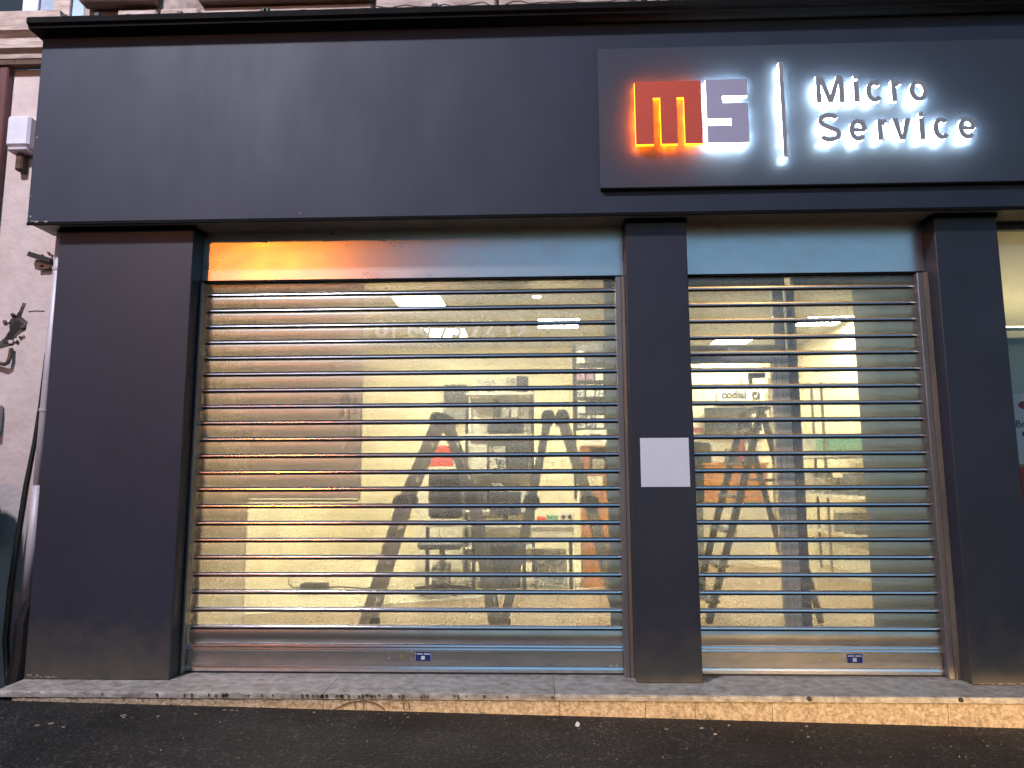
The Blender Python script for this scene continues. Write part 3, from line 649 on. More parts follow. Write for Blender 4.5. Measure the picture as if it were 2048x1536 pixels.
# --- ladders
def folding_ladder(label, apex, lh, lf, rh, rf, y0, y1, tops):
    lad = thing('folding_ladder', label, 'ladder', (apex[0], (y0+y1)/2, 0), 'folding ladders in the window')
    for y in (y0, y1):
        for top, h, f in ((tops[0], lh, lf), (tops[1], rh, rf)):
            bm = bmesh.new(); add_bar(bm, (top[0], y, top[1]), (h[0], y, h[1]), .060, .026); add_bar(bm, (h[0], y+.003, h[1]), (f[0], y+.003, f[1]), .066, .028); st = obj('stile', bm, M['ladder'], lad)
            bm = bmesh.new(); add_disc(bm, h[0], y-.03, y+.03, h[1], .062, 18); add_disc(bm, h[0], y-.038, y-.0305, h[1], .022, 12); obj('hinge', bm, M['black_shop'], st)
            bm = bmesh.new(); add_box(bm, f[0]-.05, f[0]+.05, y-.022, y+.028, .005, .05, bev=.006); obj('foot', bm, M['black_rubber'], st)
        bm = bmesh.new()
        for tp in tops: add_disc(bm, tp[0], y-.034+.002*tops.index(tp), y+.033+.002*tops.index(tp), tp[1], .052, 18)
        obj('top_hinge', bm, M['black_shop'], lad)
    for top, h, f in ((tops[0], lh, lf), (tops[1], rh, rf)):
        for a, b, n in ((top, h, 2), (h, f, 3)):
            for k in range(1, n+1):
                t_ = (k-.3)/(n+.3); x = a[0]+(b[0]-a[0])*t_; z = a[1]+(b[1]-a[1])*t_
                bm = bmesh.new(); add_box(bm, x-.018, x+.018, y0+.016, y1-.016, z-.014, z+.014); obj('rung', bm, M['ladder_alu'], lad)
folding_ladder('grey jointed folding ladder standing left in the display window', (1.35, 1.58), (1.075, .95), (.80, .04), (1.60, .97), (1.765, .04), 1.0, 1.36, ((1.335, 1.57), (1.385, 1.565)))
folding_ladder('grey jointed folding ladder with twin round top hinges right in the display window', (2.22, 1.58), (2.04, .95), (1.82, .04), (2.48, .94), (2.69, .04), 1.0, 1.36, ((2.17, 1.58), (2.275, 1.58)))
sl_ = thing('step_ladder', 'dark step ladder standing open behind the glass door', 'ladder', (3.85, 1.6, 0))
for y, off in ((1.35, 0), (1.85, 0)):
    bm = bmesh.new(); add_bar(bm, (3.86, y, 1.66), (3.38, y, .02), .055, .025); obj('stile', bm, M['ladder_dark'], sl_)
    bm = bmesh.new(); add_bar(bm, (3.88, y+.03, 1.62), (4.24, y+.03, .02), .045, .025); obj('rear_leg', bm, M['ladder_dark'], sl_)
for k in range(6):
    t_ = (k+.6)/6.2; x = 3.86-.48*t_; z = 1.66-1.64*t_
    bm = boxes((x-.05, x+.05, 1.363, 1.837, z-.012, z+.012)); obj('tread', bm, M['ladder_dark'], sl_)
bm = boxes((3.86, 4.0, 1.36, 1.84, 1.09, 1.115)); obj('platform', bm, M['ladder_dark'], sl_)
bm = boxes((3.80, 3.93, 1.33, 1.90, 1.655, 1.685), bev=.01); obj('top_cap', bm, M['black_shop'], sl_)

# --- left side
t = thing('display_panel', 'grey display board with hooks and white cards hanging left behind the window', 'display board', (.5, .5, .98))
bm = boxes((.10, .875, .50, .504, 1.0, 2.55)); obj('board', bm, M['display'], t)
bm = bmesh.new()
add_tube(bm, [(.09, .505, .99), (.09, .505, 2.56)], .009); add_tube(bm, [(.885, .505, .99), (.885, .505, 2.56)], .009); add_tube(bm, [(.10, .505, .985), (.875, .505, .985)], .008)
obj('frame', bm, M['alu_light'], t)
bm = bmesh.new()
for x0, z0, x1, z1 in ((.26, 2.06, .37, 2.02), (.25, 2.30, .36, 2.25), (.255, 1.83, .36, 1.80), (.255, 1.60, .48, 1.585), (.44, 1.72, .50, 1.55), (.48, 1.64, .54, 1.48), (.60, 1.44, .66, 1.40), (.70, 1.22, .78, 1.10)):
    add_tube(bm, [(x0, .492, z0), (x1, .47, z1)], .004, 6)
obj('hook', bm, M['white_shop'], t)
for x, z, w, h in ((.745, 1.55, .022, .16), (.79, 1.52, .02, .20), (.83, 1.56, .025, .14), (.77, 1.66, .018, .08), (.835, 1.36, .018, .14), (.80, 1.35, .015, .16)):
    bm = boxes((x, x+w, .488, .4985, z, z+h)); obj('card', bm, M['pack_white'], t)
t = thing('power_adapter', 'dark power adapter with a cable lying on the pale floor', 'adapter', (-.12, 2.8, 0))
bm = boxes((-.25, .02, 2.74, 2.86, .001, .10), bev=.02); obj('casing', bm, M['black_shop'], t)
bm = bmesh.new(); add_tube(bm, [(.02, 2.8, .05), (.10, 2.82, .06), (.2, 2.9, .04), (.34, 3.0, .012), (.5, 3.3, .012)], .008, 6)
add_tube(bm, [(-.25, 2.8, .05), (-.34, 2.85, .04), (-.45, 3.0, .06), (-.5, 3.2, .16)], .008, 6); obj('cable', bm, M['black_rubber'], t)

# --- back of the shop, behind the left shutter
t = thing('wall_screen', 'black wall screen over a printer on the cream back wall', 'screen', (.85, 6.4, 2.2))
bm = boxes((.67, 1.02, 6.38, 6.46, 2.20, 2.52), bev=.01); obj('screen', bm, M['black_shop'], t)
bm = boxes((.67, 1.02, 6.30, 6.46, 1.96, 2.12), bev=.01); obj('shelf_box', bm, M['grey_shop'], t)
rack = thing('metal_rack', 'tall open metal rack crowded with boxes in the middle of the shop', 'shelving', (1.64, 4.2, 0))
for x in (1.245, 2.02):
    for y in (4.0, 4.4):
        bm = boxes((x, x+.035, y, y+.035, .004, 2.14)); obj('post', bm, M['black_shop'] if y < 4.2 else M['white_shop'], rack)
for z in (.30, .72, 1.155, 1.60, 2.09):
    bm = boxes((1.25, 2.05, 3.995, 4.44, z, z+.025)); obj('shelf', bm, M['white_shop'], rack)
bm = boxes((1.25, 2.05, 4.445, 4.46, .1, 2.1)); obj('back_panel', bm, M['white_shop'], rack)
def pack(x0, x1, y0, y1, z0, z1, m, label, cat='box', name='box', group=None, bev=.006):
    bm = boxes((x0, x1, y0, y1, z0, z1), bev=bev); return tag(obj(name, bm, m), label, cat, group)
for i, (x0, x1, h, m, lab) in enumerate(((1.36, 1.58, .17, 'pack_mix', 'printed black and white box at the left on top of the metal rack'), (1.60, 1.72, .13, 'pack_white', 'small white box in the middle on top of the metal rack'), (1.73, 1.83, .19, 'pack_mix', 'tall printed box right of the middle on top of the metal rack'), (1.85, 1.99, .20, 'pack_dark', 'dark box at the right end on top of the metal rack'))):
    pack(x0, x1, 4.05, 4.3, 2.116, 2.116+h, M[m], lab)
pack(1.57, 1.66, 4.1, 4.3, 1.85, 2.06, M['grey_shop'], 'upright grey box standing on the dark printer in the metal rack') if False else None
prn = thing('printer', 'dark printer on the upper shelf of the metal rack', 'printer', (1.72, 4.2, 1.626))
bm = boxes((1.50, 1.93, 4.02, 4.38, 1.626, 1.80), bev=.03); obj('body', bm, M['black_shop'], prn)
bm = boxes((1.56, 1.88, 4.10, 4.38, 1.801, 1.83), bev=.008); obj('lid', bm, M['grey_shop'], prn)
for x0, x1, z1, m, lab in ((1.57, 1.63, 2.06, 'pack_dark', 'slim dark box standing on the rack printer'), (1.66, 1.76, 2.05, 'pack_mix', 'printed box standing on the rack printer'), (1.78, 1.86, 2.02, 'pack_white', 'white box standing on the rack printer')):
    pack(x0, x1, 4.14, 4.34, 1.831, z1, M[m], lab)
for i, (x0, x1, h, m, lab) in enumerate(((1.29, 1.50, .33, 'pack_white', 'pale printed box at the left on the middle rack shelf'), (1.52, 1.72, .30, 'pack_mix', 'black and white box in the middle of the middle rack shelf'), (1.75, 1.98, .34, 'pack_dark', 'dark box at the right on the middle rack shelf'))):
    pack(x0, x1, 4.04, 4.36, 1.181, 1.181+h, M[m], lab)
for i, (x0, x1, h, m, lab) in enumerate(((1.30, 1.50, .22, 'pack_dark', 'dark box at the left on the lower rack shelf'), (1.55, 1.70, .30, 'pack_mix', 'printed box in the middle of the lower rack shelf'), (1.74, 1.96, .26, 'pack_white', 'white box at the right on the lower rack shelf'))):
    pack(x0, x1, 4.04, 4.36, .746, .746+h, M[m], lab)
cab = thing('low_cabinet', 'cream low cabinet behind the left folding ladder', 'cabinet', (.92, 4.3, 0))
bm = boxes((.66, 1.21, 4.15, 4.5, .005, 1.25)); obj('body', bm, M['white_shop'], cab)
for x0, x1 in ((.67, .93), (.94, 1.20)):
    bm = boxes((x0, x1, 4.13, 4.1495, .05, 1.23)); dr = obj('door', bm, M['white_shop'], cab)
pack(.78, 1.06, 4.2, 4.45, 1.251, 1.50, M['red_box'], 'red box on top of the cream low cabinet')
ch = thing('office_chair', 'black office chair behind the left folding ladder', 'chair', (1.17, 2.7, 0))
bm = boxes((1.00, 1.34, 2.78, 2.84, .72, 1.20), bev=.03); obj('backrest', bm, M['black_shop'], ch)
bm = boxes((.96, 1.38, 2.38, 2.80, .46, .54), bev=.03); obj('seat', bm, M['black_shop'], ch)
bm = bmesh.new(); add_tube(bm, [(1.17, 2.6, .46), (1.17, 2.6, .10)], .03); obj('gas_lift', bm, M['grey_shop'], ch)
for k in range(5):
    a = 2*math.pi*k/5+.3; bm = bmesh.new(); add_bar(bm, (1.17+.03*math.cos(a), 2.6+.03*math.sin(a), .10), (1.17+.28*math.cos(a), 2.6+.28*math.sin(a), .06), .04, .03, Vector((math.sin(a), -math.cos(a), 0))); obj('base_arm', bm, M['black_shop'], ch)
tb = thing('work_table', 'cream work table standing in front of the metal rack', 'table', (1.65, 3.2, 0))
bm = boxes((.92, 2.46, 2.95, 3.6, .625, .655)); obj('top', bm, M['white_shop'], tb)
for x in (.95, 1.42, 1.93, 2.40):
    bm = boxes((x, x+.035, 2.98, 3.015, .005, .6245)); obj('leg', bm, M['black_shop'], tb)
bm = boxes((2.02, 2.45, 2.97, 2.985, .48, .6245)); obj('front_panel', bm, M['white_shop'], tb)
mon = thing('monitor', 'black computer monitor on the cream work table', 'monitor', (1.75, 3.35, .656))
bm = boxes((1.58, 1.91, 3.34, 3.38, .72, .97), bev=.008); obj('screen', bm, M['black_shop'], mon)
bm = boxes((1.66, 1.83, 3.28, 3.46, .656, .668), (1.72, 1.77, 3.381, 3.41, .668, .85)); obj('stand', bm, M['black_shop'], mon)
pack(2.08, 2.17, 3.05, 3.2, .656, .72, M['red_box'], 'small red box on the right part of the work table')
pack(2.18, 2.30, 3.1, 3.25, .656, .735, M['green_box'], 'small green box on the right part of the work table')
pb = thing('socket_box', 'pale double socket box on the right end of the work table', 'socket', (2.38, 3.08, .656))
bm = boxes((2.32, 2.45, 3.04, 3.10, .656, .78), bev=.006); obj('body', bm, M['white_shop'], pb)
for x in (2.352, 2.415):
    bm = bmesh.new(); add_disc(bm, x, 3.030, 3.0395, .722, .02, 12); obj('outlet', bm, M['black_shop'], pb)
for x0, x1, z1, m, lab in ((1.0, 1.15, .22, 'pack_mix', 'printed carton on the floor under the left of the work table'), (1.5, 1.9, .42, 'pack_dark', 'dark carton on the floor under the middle of the work table'), (2.05, 2.38, .36, 'pack_mix', 'printed carton on the floor under the right of the work table')):
    pack(x0, x1, 3.1, 3.5, .001, z1, M[m], lab)
pr = thing('product_rack', 'black product rack hung with small packs at the right of the window', 'display rack', (2.64, 3.0, .9))
bm = boxes((2.49, 2.79, 3.0, 3.02, 1.60, 2.49)); obj('panel', bm, M['grey_shop'], pr)
bm = boxes((2.462, 2.488, 2.97, 3.03, .9, 2.49), (2.792, 2.806, 2.97, 3.03, .9, 2.49)); obj('upright', bm, M['black_shop'], pr)
hangers = [('pack_dark', 2.35), ('pack_pink', 2.17), ('pack_mix', 2.00), ('pack_dark', 1.83), ('pack_mix', 1.68)]
for r_, (mm, z) in enumerate(hangers):
    for c_ in range(3):
        x = 2.505+c_*.095
        bm = boxes((x, x+.08, 2.94, 2.985, z-.06, z+.07), bev=.004)
        tag(obj('hanging_pack', bm, M[mm if (c_+r_) % 3 else 'pack_white']), 'small hanging pack on the %s row of the black product rack, %s' % (('top', 'second', 'third', 'fourth', 'lowest')[r_], ('left end', 'middle', 'right end')[c_]), 'pack', 'packs on the product rack')
nt = thing('notice_board', 'white notice with two printed lines under the product rack', 'notice', (2.68, 2.95, 1.47))
bm = boxes((2.56, 2.815, 2.93, 2.937, 1.475, 1.60)); obj('card', bm, M['poster_white'], nt)
bm = boxes((2.63, 2.74, 2.9285, 2.9298, 1.55, 1.556), (2.60, 2.79, 2.9285, 2.9298, 1.515, 1.521)); obj('print', bm, M['ink'], nt)
oc = thing('orange_cabinet', 'orange wood open cabinet below the white notice', 'cabinet', (2.68, 3.2, 0))
bm = boxes((2.55, 2.57, 3.1, 3.5, .005, 1.45), (2.80, 2.82, 3.1, 3.5, .005, 1.45), (2.571, 2.799, 3.1, 3.5, 1.43, 1.449), (2.571, 2.799, 3.101, 3.5, 1.13, 1.15), (2.571, 2.799, 3.101, 3.5, .005, 1.0), (2.571, 2.799, 3.48, 3.499, 1.151, 1.429), (2.571, 2.64, 3.102, 3.47, 1.151, 1.429)); obj('body', bm, M['orange_wood'], oc)
bm = boxes((2.66, 2.79, 3.14, 3.4, 1.151, 1.31), bev=.005); obj('drawer', bm, M['white_shop'], oc)

# --- behind the right shutter
dk = thing('reception_desk', 'orange wood reception desk with a white base behind the glass door', 'desk', (4.6, 5.2, 0))
bm = boxes((4.22, 5.06, 5.0, 5.5, .80, 1.26)); obj('upper_panel', bm, M['orange_wood'], dk)
bm = boxes((4.20, 5.08, 4.97, 5.55, 1.261, 1.29)); obj('top', bm, M['orange_wood'], dk)
bm = boxes((4.22, 5.06, 5.02, 5.5, .005, .7995)); obj('base', bm, M['white_shop'], dk)
for x0, x1, h, m, lab in ((4.22, 4.36, .27, 'pack_dark', 'dark box at the left end of the reception desk top'), (4.38, 4.55, .25, 'pack_white', 'white box on the left of the reception desk top'), (4.60, 4.70, .20, 'pack_mix', 'printed box in the middle of the reception desk top'), (4.74, 4.80, .30, 'maroon_ink', 'maroon box standing on the reception desk top'), (4.83, 5.02, .24, 'pack_white', 'white carton at the right end of the reception desk top')):
    pack(x0, x1, 5.1, 5.4, 1.291, 1.291+h, M[m], lab)
cs = thing('wall_notice', 'white wall sign reading codial with a dark badge above the black screen', 'sign', (5.0, 6.44, 2.1))
bm = boxes((4.84, 5.55, 6.44, 6.455, 2.19, 2.44)); obj('board', bm, M['white_shop'], cs)
text_mesh('lettering', 'codial', 4.90, 6.437, 2.285, .165, M['ink'], cs, 'LEFT', depth=.001, width=.95, bold=.006)
bm = bmesh.new(); add_box(bm, 5.36, 5.47, 6.432, 6.4385, 2.265, 2.38, bev=.002); obj('badge', bm, M['ink'], cs)
bm = bmesh.new(); add_disc(bm, 5.405, 6.428, 6.4315, 2.31, .022, 12); add_disc(bm, 5.44, 6.428, 6.4315, 2.35, .012, 10); obj('badge_print', bm, M['white_print'], cs)
sc = thing('black_screen', 'wide black screen on the back wall below the codial sign', 'screen', (4.95, 6.4, 1.7))
bm = boxes((4.63, 5.31, 6.36, 6.45, 1.69, 2.14), bev=.008); obj('screen', bm, M['black_shop'], sc)
bm = boxes((5.34, 5.50, 6.44, 6.45, 1.66, 2.14)); tag(obj('poster', bm, M['poster_white']), 'tall white poster right of the black wall screen', 'poster')
bm = boxes((4.45, 4.60, 6.44, 6.45, 1.77, 1.84)); tag(obj('wall_plate', bm, M['maroon_ink']), 'small maroon plate left of the black wall screen', 'plate')
oc2 = thing('office_machine', 'dark office machine on a stand at the left edge of the right shutter', 'copier', (3.62, 3.1, 0))
bm = boxes((3.50, 3.78, 3.0, 3.35, .86, 1.48), bev=.02); obj('body', bm, M['black_shop'], oc2)
bm = boxes((3.52, 3.76, 3.02, 3.33, .005, .8595)); obj('stand', bm, M['grey_shop'], oc2)
sh = thing('white_shelving', 'white shelving with slim posts along the right wall', 'shelving', (5.6, 4.2, 0))
for z, x0 in ((1.33, 5.30), (.88, 5.35), (.46, 5.45)):
    bm = boxes((x0, 6.1, 3.1, 5.1, z, z+.035)); obj('shelf', bm, M['white_shop'], sh)
for x, y in ((5.36, 3.9), (5.52, 4.6), (5.36, 5.05), (5.60, 3.2)):
    bm = boxes((x, x+.025, y, y+.025, .005, 2.2)); obj('post', bm, M['batten'], sh)
bm = boxes((5.72, 6.1, 3.35, 5.3, .005, .4595)); obj('base', bm, M['white_shop'], sh)
pack(5.42, 5.80, 3.9, 4.3, 1.366, 1.55, M['green_box'], 'long green box on the top shelf of the white shelving')
pack(5.50, 5.72, 3.5, 3.8, .916, 1.15, M['grey_shop'], 'grey box at the near end of the middle white shelf')
pack(5.45, 5.70, 4.0, 4.5, .916, 1.10, M['pack_mix'], 'printed box in the middle of the middle white shelf')
pack(5.5, 5.75, 4.65, 5.0, .916, 1.18, M['pack_white'], 'white carton at the far end of the middle white shelf')
pack(5.40, 5.66, 4.5, 4.9, 1.366, 1.60, M['pack_white'], 'white carton at the far end of the top white shelf')
pack(5.5, 5.85, 3.6, 4.1, .496, .70, M['grey_shop'], 'grey box on the lowest white shelf')

# ------------------------------------------------------------------ neighbouring shop at the right edge
struct('neighbour_room', boxes((4.823, 8.5, 3.5, 3.6, -.1, 3.0), (8.4, 8.5, .2, 3.5, -.1, 3.0)) if False else boxes((4.86, 7.4, .80, .88, -.1, 2.69), (7.3, 7.4, .2, .80, -.1, 2.69)), M['blue_wall'])
nb = thing('neighbour_window', 'neighbouring shop window with a cream lit blind at the right edge', 'window', (5.4, .1, 0))
bm = boxes((4.8235, 7.3, .11, .116, .02, 2.66)); obj('pane', bm, M['glass_clean'], nb)
bm = boxes((4.8235, 7.3, .09, .14, 2.661, 2.69), (4.8235, 7.3, .09, .14, .001, .019)); obj('frame', bm, M['alu_dark'], nb)
bm = bmesh.new(); add_prism(bm, [(.15, 2.69), (.55, 2.15), (.60, 2.15), (.60, 2.70), (.15, 2.70)], 4.825, 7.3, 'x'); obj('ceiling_slope', bm, M['cream'], nb)
bm = boxes((4.825, 7.3, .545, .62, 2.06, 2.149)); obj('beam', bm, M['cream'], nb)
bm = boxes((4.835, 4.90, .3, .36, .005, 2.05)); obj('mullion', bm, M['grey_shop'], nb)
nl = thing('strip_light', 'small lit strip in the neighbouring shop by the right pillar', 'lamp', (4.95, .45, 2.0))
bm = boxes((4.93, 5.9, .20, .26, 2.05, 2.06)); obj('housing', bm, M['white_shop'], nl)
bm = boxes((4.94, 5.89, .205, .255, 2.061, 2.068)); obj('lamp', bm, emit('warm_strip', (1, .85, .5), 14.0), nl)
ps = thing('shop_poster', 'white poster lettered Br with a maroon oval in the neighbouring window', 'poster', (5.2, .105, 1.2))
bm = boxes((4.965, 5.7, .100, .103, 1.205, 1.632)); obj('paper', bm, M['poster_white'], ps)
text_mesh('lettering', 'Br', 4.972, .0988, 1.425, .062, M['ink'], ps, 'LEFT', depth=.0004)
def oval(x, z, rx, rz, m, nm):
    bm = bmesh.new(); add_prism(bm, [(x+rx*math.cos(2*math.pi*k/16), z+rz*math.sin(2*math.pi*k/16)) for k in range(16)], .0985, .0998); obj(nm, bm, m, ps)
oval(5.045, 1.56, .045, .026, M['maroon_ink'], 'oval'); oval(5.04, 1.385, .035, .02, M['green_ink'], 'oval')
bm = boxes((4.975, 5.6, .100, .103, .93, 1.19)); tag(obj('red_poster', bm, M['poster_red']), 'red poster below the white one in the neighbouring window', 'poster')

# ------------------------------------------------------------------ neighbouring house at the left edge
lw = thing('neighbour_wall', 'pink plastered wall of the next house left of the dark pillar', 'wall', (-1.2, .1, 0))
bm = boxes((-1.47, -.8735, .05, .25, -.15, 3.86)); obj('wall', bm, M['plaster'], lw)
bm = boxes((-3.0, -1.471, .12, .25, -.15, 4.2)); obj('wall', bm, M['plaster'], lw)
bm = bmesh.new()
prof = [(.05, 3.90), (-.02, 3.90), (-.03, 3.93), (-.06, 3.95), (-.065, 3.99), (-.04, 4.0), (-.045, 4.04), (-.085, 4.06), (-.10, 4.13), (-.08, 4.14), (-.09, 4.19), (.05, 4.20)]
add_prism(bm, prof, -3.0, -1.022, 'x'); obj('cornice', bm, M['moulding'], lw)
hole = [(-1.33, 1.965), (-1.24, 1.99), (-1.225, 2.05), (-1.175, 2.085), (-1.165, 2.135), (-1.21, 2.17), (-1.20, 2.21), (-1.185, 2.255), (-1.205, 2.26), (-1.225, 2.20), (-1.255, 2.175), (-1.285, 2.14), (-1.275, 2.08), (-1.305, 2.03), (-1.34, 2.0)]
bm = bmesh.new(); add_prism(bm, hole, .046, .06); obj('broken_patch', bm, M['rubble'], lw)
core = [(-1.31, 1.99), (-1.26, 2.01), (-1.24, 2.05), (-1.20, 2.09), (-1.19, 2.12), (-1.225, 2.145), (-1.26, 2.12), (-1.275, 2.06), (-1.30, 2.02)]
bm = bmesh.new(); add_prism(bm, core, .0448, .0455); obj('hollow_shade_patch', bm, M['black_rubber'], lw)  # flat black patch that stands in for the shade inside the hole
for k in range(16):
    a_ = rng.uniform(0, 6.28); px_ = -1.245+.05*math.cos(a_)+rng.uniform(-.02, .02); pz_ = 2.09+.09*math.sin(a_); bm = bmesh.new(); q = rng.uniform(.006, .016)
    add_box(bm, px_-q, px_+q*.8, .036, .0447, pz_-q*.7, pz_+q, bev=q*.3); obj('chip', bm, M['rubble'] if k % 2 else M['plaster'], lw)
bm = bmesh.new(); add_tube(bm, [(-1.165, .0485, 2.20), (-1.12, .0485, 2.206), (-1.06, .0485, 2.203)], .003, 5); obj('crack', bm, M['joint'], lw)
dr = thing('house_door', 'red brown door frame of the next house at the left edge', 'door', (-1.5, .1, 0))
bm = boxes((-1.60, -1.475, -.01, .119, -.1, 3.86), bev=.01); obj('frame', bm, M['redwood'], dr)
bm = boxes((-1.47, -1.405, .0, .0495, -.1, 3.88), bev=.008); obj('jamb', bm, M['redwood'], dr)
bm = boxes((-1.70, -1.03, -.015, .0485, 3.862, 3.895)); obj('head', bm, M['rust'], dr)
ab = thing('alarm_box', 'white alarm box on the pink wall beside the fascia', 'alarm box', (-1.27, 0, 3.28))
bm = boxes((-1.345, -1.19, -.05, .049, 3.275, 3.485), bev=.015); obj('casing', bm, M['white_paint'], ab)
bm = boxes((-1.335, -1.20, -.042, .045, 3.245, 3.2745), bev=.01); obj('base', bm, M['pvc'], ab)
bm = boxes((-1.30, -1.25, -.01, .049, 3.13, 3.2445), bev=.01); obj('conduit', bm, M['rust'], ab)
br = thing('wall_bracket', 'black iron bracket bolted to the pink wall beside the pipe', 'bracket', (-1.08, 0, 2.53))
bm = bmesh.new(); add_bar(bm, (-1.155, .0, 2.565), (-1.02, .02, 2.525), .030, .035); obj('arm', bm, M['black_rubber'], br)
bm = bmesh.new(); add_bar(bm, (-1.11, .03, 2.475), (-1.03, .03, 2.48), .010, .02); obj('lower_arm', bm, M['rust'], br)
for x, z in ((-1.10, 2.57), (-1.06, 2.585), (-1.10, 2.50), (-1.04, 2.57)):
    bm = bmesh.new(); add_disc(bm, x, .038, .0498, z, .008, 8); obj('bolt', bm, M['rust'], br)
hk_ = thing('iron_hook', 'rusty iron hook below the broken patch of the pink wall', 'hook', (-1.27, .03, 1.88))
bm = bmesh.new(); add_tube(bm, [(-1.24, .03, 1.96), (-1.238, .02, 1.90), (-1.245, .015, 1.865), (-1.265, .015, 1.855), (-1.34, .02, 1.87)], .012, 8); obj('hook', bm, M['rust'], hk_)
mb = thing('meter_box', 'grey meter box low on the pink wall at the left edge', 'box', (-1.3, .0, 1.4))
bm = boxes((-1.42, -1.268, -.02, .049, 1.43, 1.60), bev=.008); obj('casing', bm, M['pvc'], mb)
pp = thing('drain_pipe', 'pale grey metal pipe running down beside the left dark pillar', 'pipe', (-.93, -.02, 0))
bm = bmesh.new(); add_tube(bm, [(-.922, -.045, 2.69), (-.934, -.045, 1.8), (-.944, -.045, .62)], .027, 14); obj('pipe', bm, M['pvc'], pp, smooth=True)
bm = bmesh.new(); add_tube(bm, [(-.941, -.045, 1.10), (-.95, -.045, .38)], .031, 14); obj('sleeve', bm, M['pvc'], pp, smooth=True)
for z in (2.44, 1.55):
    bm = bmesh.new(); add_tube(bm, [(-.926-.013*(2.44-z), -.045, z), (-.926-.013*(2.44-z), -.045, z+.02)], .031, 14); obj('clamp', bm, M['pvc'], pp)
cb = thing('black_cable', 'loose black cable hanging beside the pale grey pipe', 'cable', (-1.0, .0, 0))
bm = bmesh.new(); add_tube(bm, [(-.955, .02, 2.68), (-.965, .02, 2.4), (-.975, .02, 2.15), (-.995, .01, 1.9), (-1.0, .0, 1.6), (-1.015, -.005, 1.35), (-1.04, -.01, 1.1), (-1.06, -.015, .8), (-1.075, -.02, .5), (-1.07, -.03, .2), (-1.04, -.04, .02), (-1.02, -.05, -.04)], [.005, .005, .006, .012, .012, .013, .016, .017, .018, .018, .016, .016], 8); obj('cable', bm, M['black_rubber'], cb)
bm = bmesh.new(); add_tube(bm, [(-.93, -.05, .42), (-.955, -.055, .3), (-.95, -.06, .1), (-.96, -.07, -.04)], [.03, .045, .05, .055], 10); obj('boot', bm, M['black_rubber'], cb)
bn = thing('wheelie_bin', 'black rounded object with a pale panel below it at the left edge', 'bin', (-1.4, -.35, 0))
bm = bmesh.new()
add_prism(bm, [(-1.75, .60), (-1.19, .71), (-1.105, .76), (-1.10, .95), (-1.115, 1.08), (-1.15, 1.15), (-1.22, 1.19), (-1.75, 1.20)], -.5, -.12)
bmesh.ops.bevel(bm, geom=list(bm.edges), offset=.02, segments=2, affect='EDGES'); obj('lid', bm, M['black_plastic'], bn, smooth=False)
bm = boxes((-1.75, -1.175, -.45, -.14, .36, .66), bev=.02); obj('panel', bm, M['pale_plastic'], bn)
bm = boxes((-1.75, -1.15, -.47, -.13, -.04, .355), bev=.03); obj('body', bm, M['black_plastic'], bn)
# upper window at the top left corner
uw = thing('upper_window', 'upper window with white and blue frame at the top left corner', 'window', (-1.2, .05, 4.2))
bm = boxes((-2.2, -1.40, .10, .115, 4.205, 5.2)); obj('pane', bm, M['dark_glass'], uw)
for x0, x1, y0, m in ((-1.40, -1.335, .06, 'white_paint'), (-1.333, -1.275, .04, 'white_paint'), (-1.270, -1.165, .055, 'blue_paint'), (-1.163, -1.045, .03, 'moulding'), (-1.043, -.955, .05, 'light_blue')):
    bm = boxes((x0, x1, y0, .13, 4.002 if x0 > -1.03 else 4.203, 5.2), bev=.004); obj('frame', bm, M[m], uw)
bm = boxes((-.955, -.701, .04, .2, 3.99, 5.2)); obj('wall', bm, M['plaster_old'], uw)
bm = boxes((-1.4, -.956, .02, .2, 3.99, 4.2)); obj('sill', bm, M['moulding'], uw) if False else None

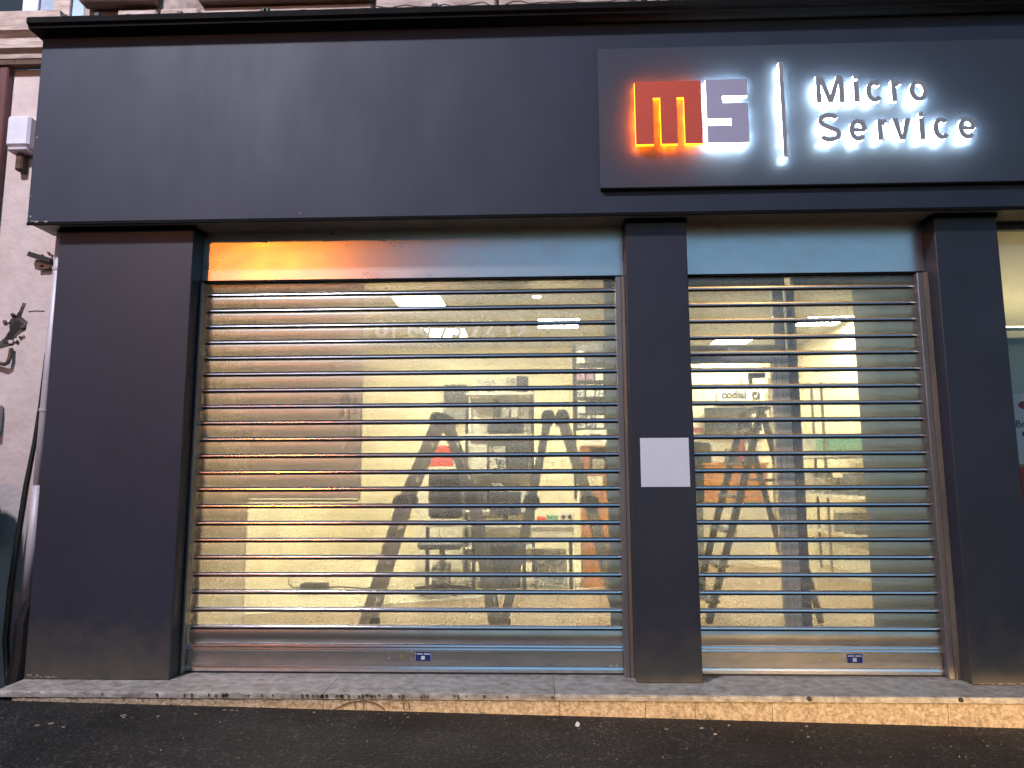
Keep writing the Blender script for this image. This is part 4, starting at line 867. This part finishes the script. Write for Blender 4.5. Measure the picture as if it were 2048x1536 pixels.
# ------------------------------------------------------------------ litter on the pavement
bm = bmesh.new()
def chip(x, y, s, asp, a):
    z = gz(x)+.002; c, sn = math.cos(a), math.sin(a); h = rng.uniform(.001, .004)
    pts = [(math.cos(t)*s*rng.uniform(.6, 1.1), math.sin(t)*s*asp*rng.uniform(.6, 1.1)) for t in (0, 1.05, 2.1, 3.14, 4.2, 5.2)]
    top = [bm.verts.new((x+c*p-sn*q, y+sn*p+c*q, z+h)) for p, q in pts]; bot = [bm.verts.new((x+c*p-sn*q, y+sn*p+c*q, z-.003)) for p, q in pts]
    bm.faces.new(top)
    for i in range(6): bm.faces.new((top[i], bot[i], bot[(i+1) % 6], top[(i+1) % 6]))
for _ in range(120):
    x = rng.uniform(-.8, 5.0); y = -.37-abs(rng.gauss(0, .30))
    chip(x, y, rng.uniform(.0015, .004), rng.uniform(.4, 1), rng.uniform(0, 6.28))
for x, y, s in ((-.05, -.52, .016), (-.03, -.55, .010), (.13, -.52, .012), (.42, -.40, .012), (.46, -.40, .015), (.49, -.40, .009), (.30, -.47, .010), (-.33, -.66, .018), (-.38, -.69, .012), (-.24, -.70, .010), (.9, -.40, .008), (1.4, -.43, .010), (3.05, -.42, .012), (2.9, -.47, .016), (2.72, -.5, .010), (2.95, -.55, .012), (3.45, -.40, .012), (3.4, -.55, .014)):
    chip(x, y, s, .45, rng.uniform(.3, .9))
o = obj('litter', bm, M['litter'], kind='stuff'); o['label'] = 'scattered pale specks and dead leaf bits on the dark asphalt'; o['category'] = 'litter'
bm = bmesh.new(); z = gz(2.28)
pts = [(2.270, -.505), (2.283, -.490), (2.288, -.462), (2.276, -.435), (2.268, -.455), (2.262, -.485)]
add_prism(bm, pts, z+.002, z+.006, 'z'); tag(obj('paper_scrap', bm, M['white_plate']), 'white scrap of paper lying on the asphalt before the step', 'paper scrap')
for x, z in ((3.49, -.012), (4.265, -.012)):
    bm = bmesh.new(); add_disc(bm, x, -.352, -.3445, z, .012, 9)
    tag(obj('step_plug', bm, M['black_rubber']), 'dark round plug in the step edge under the %s of the right shutter' % ('left part' if x < 4 else 'right end'), 'plug', 'plugs in the step edge')
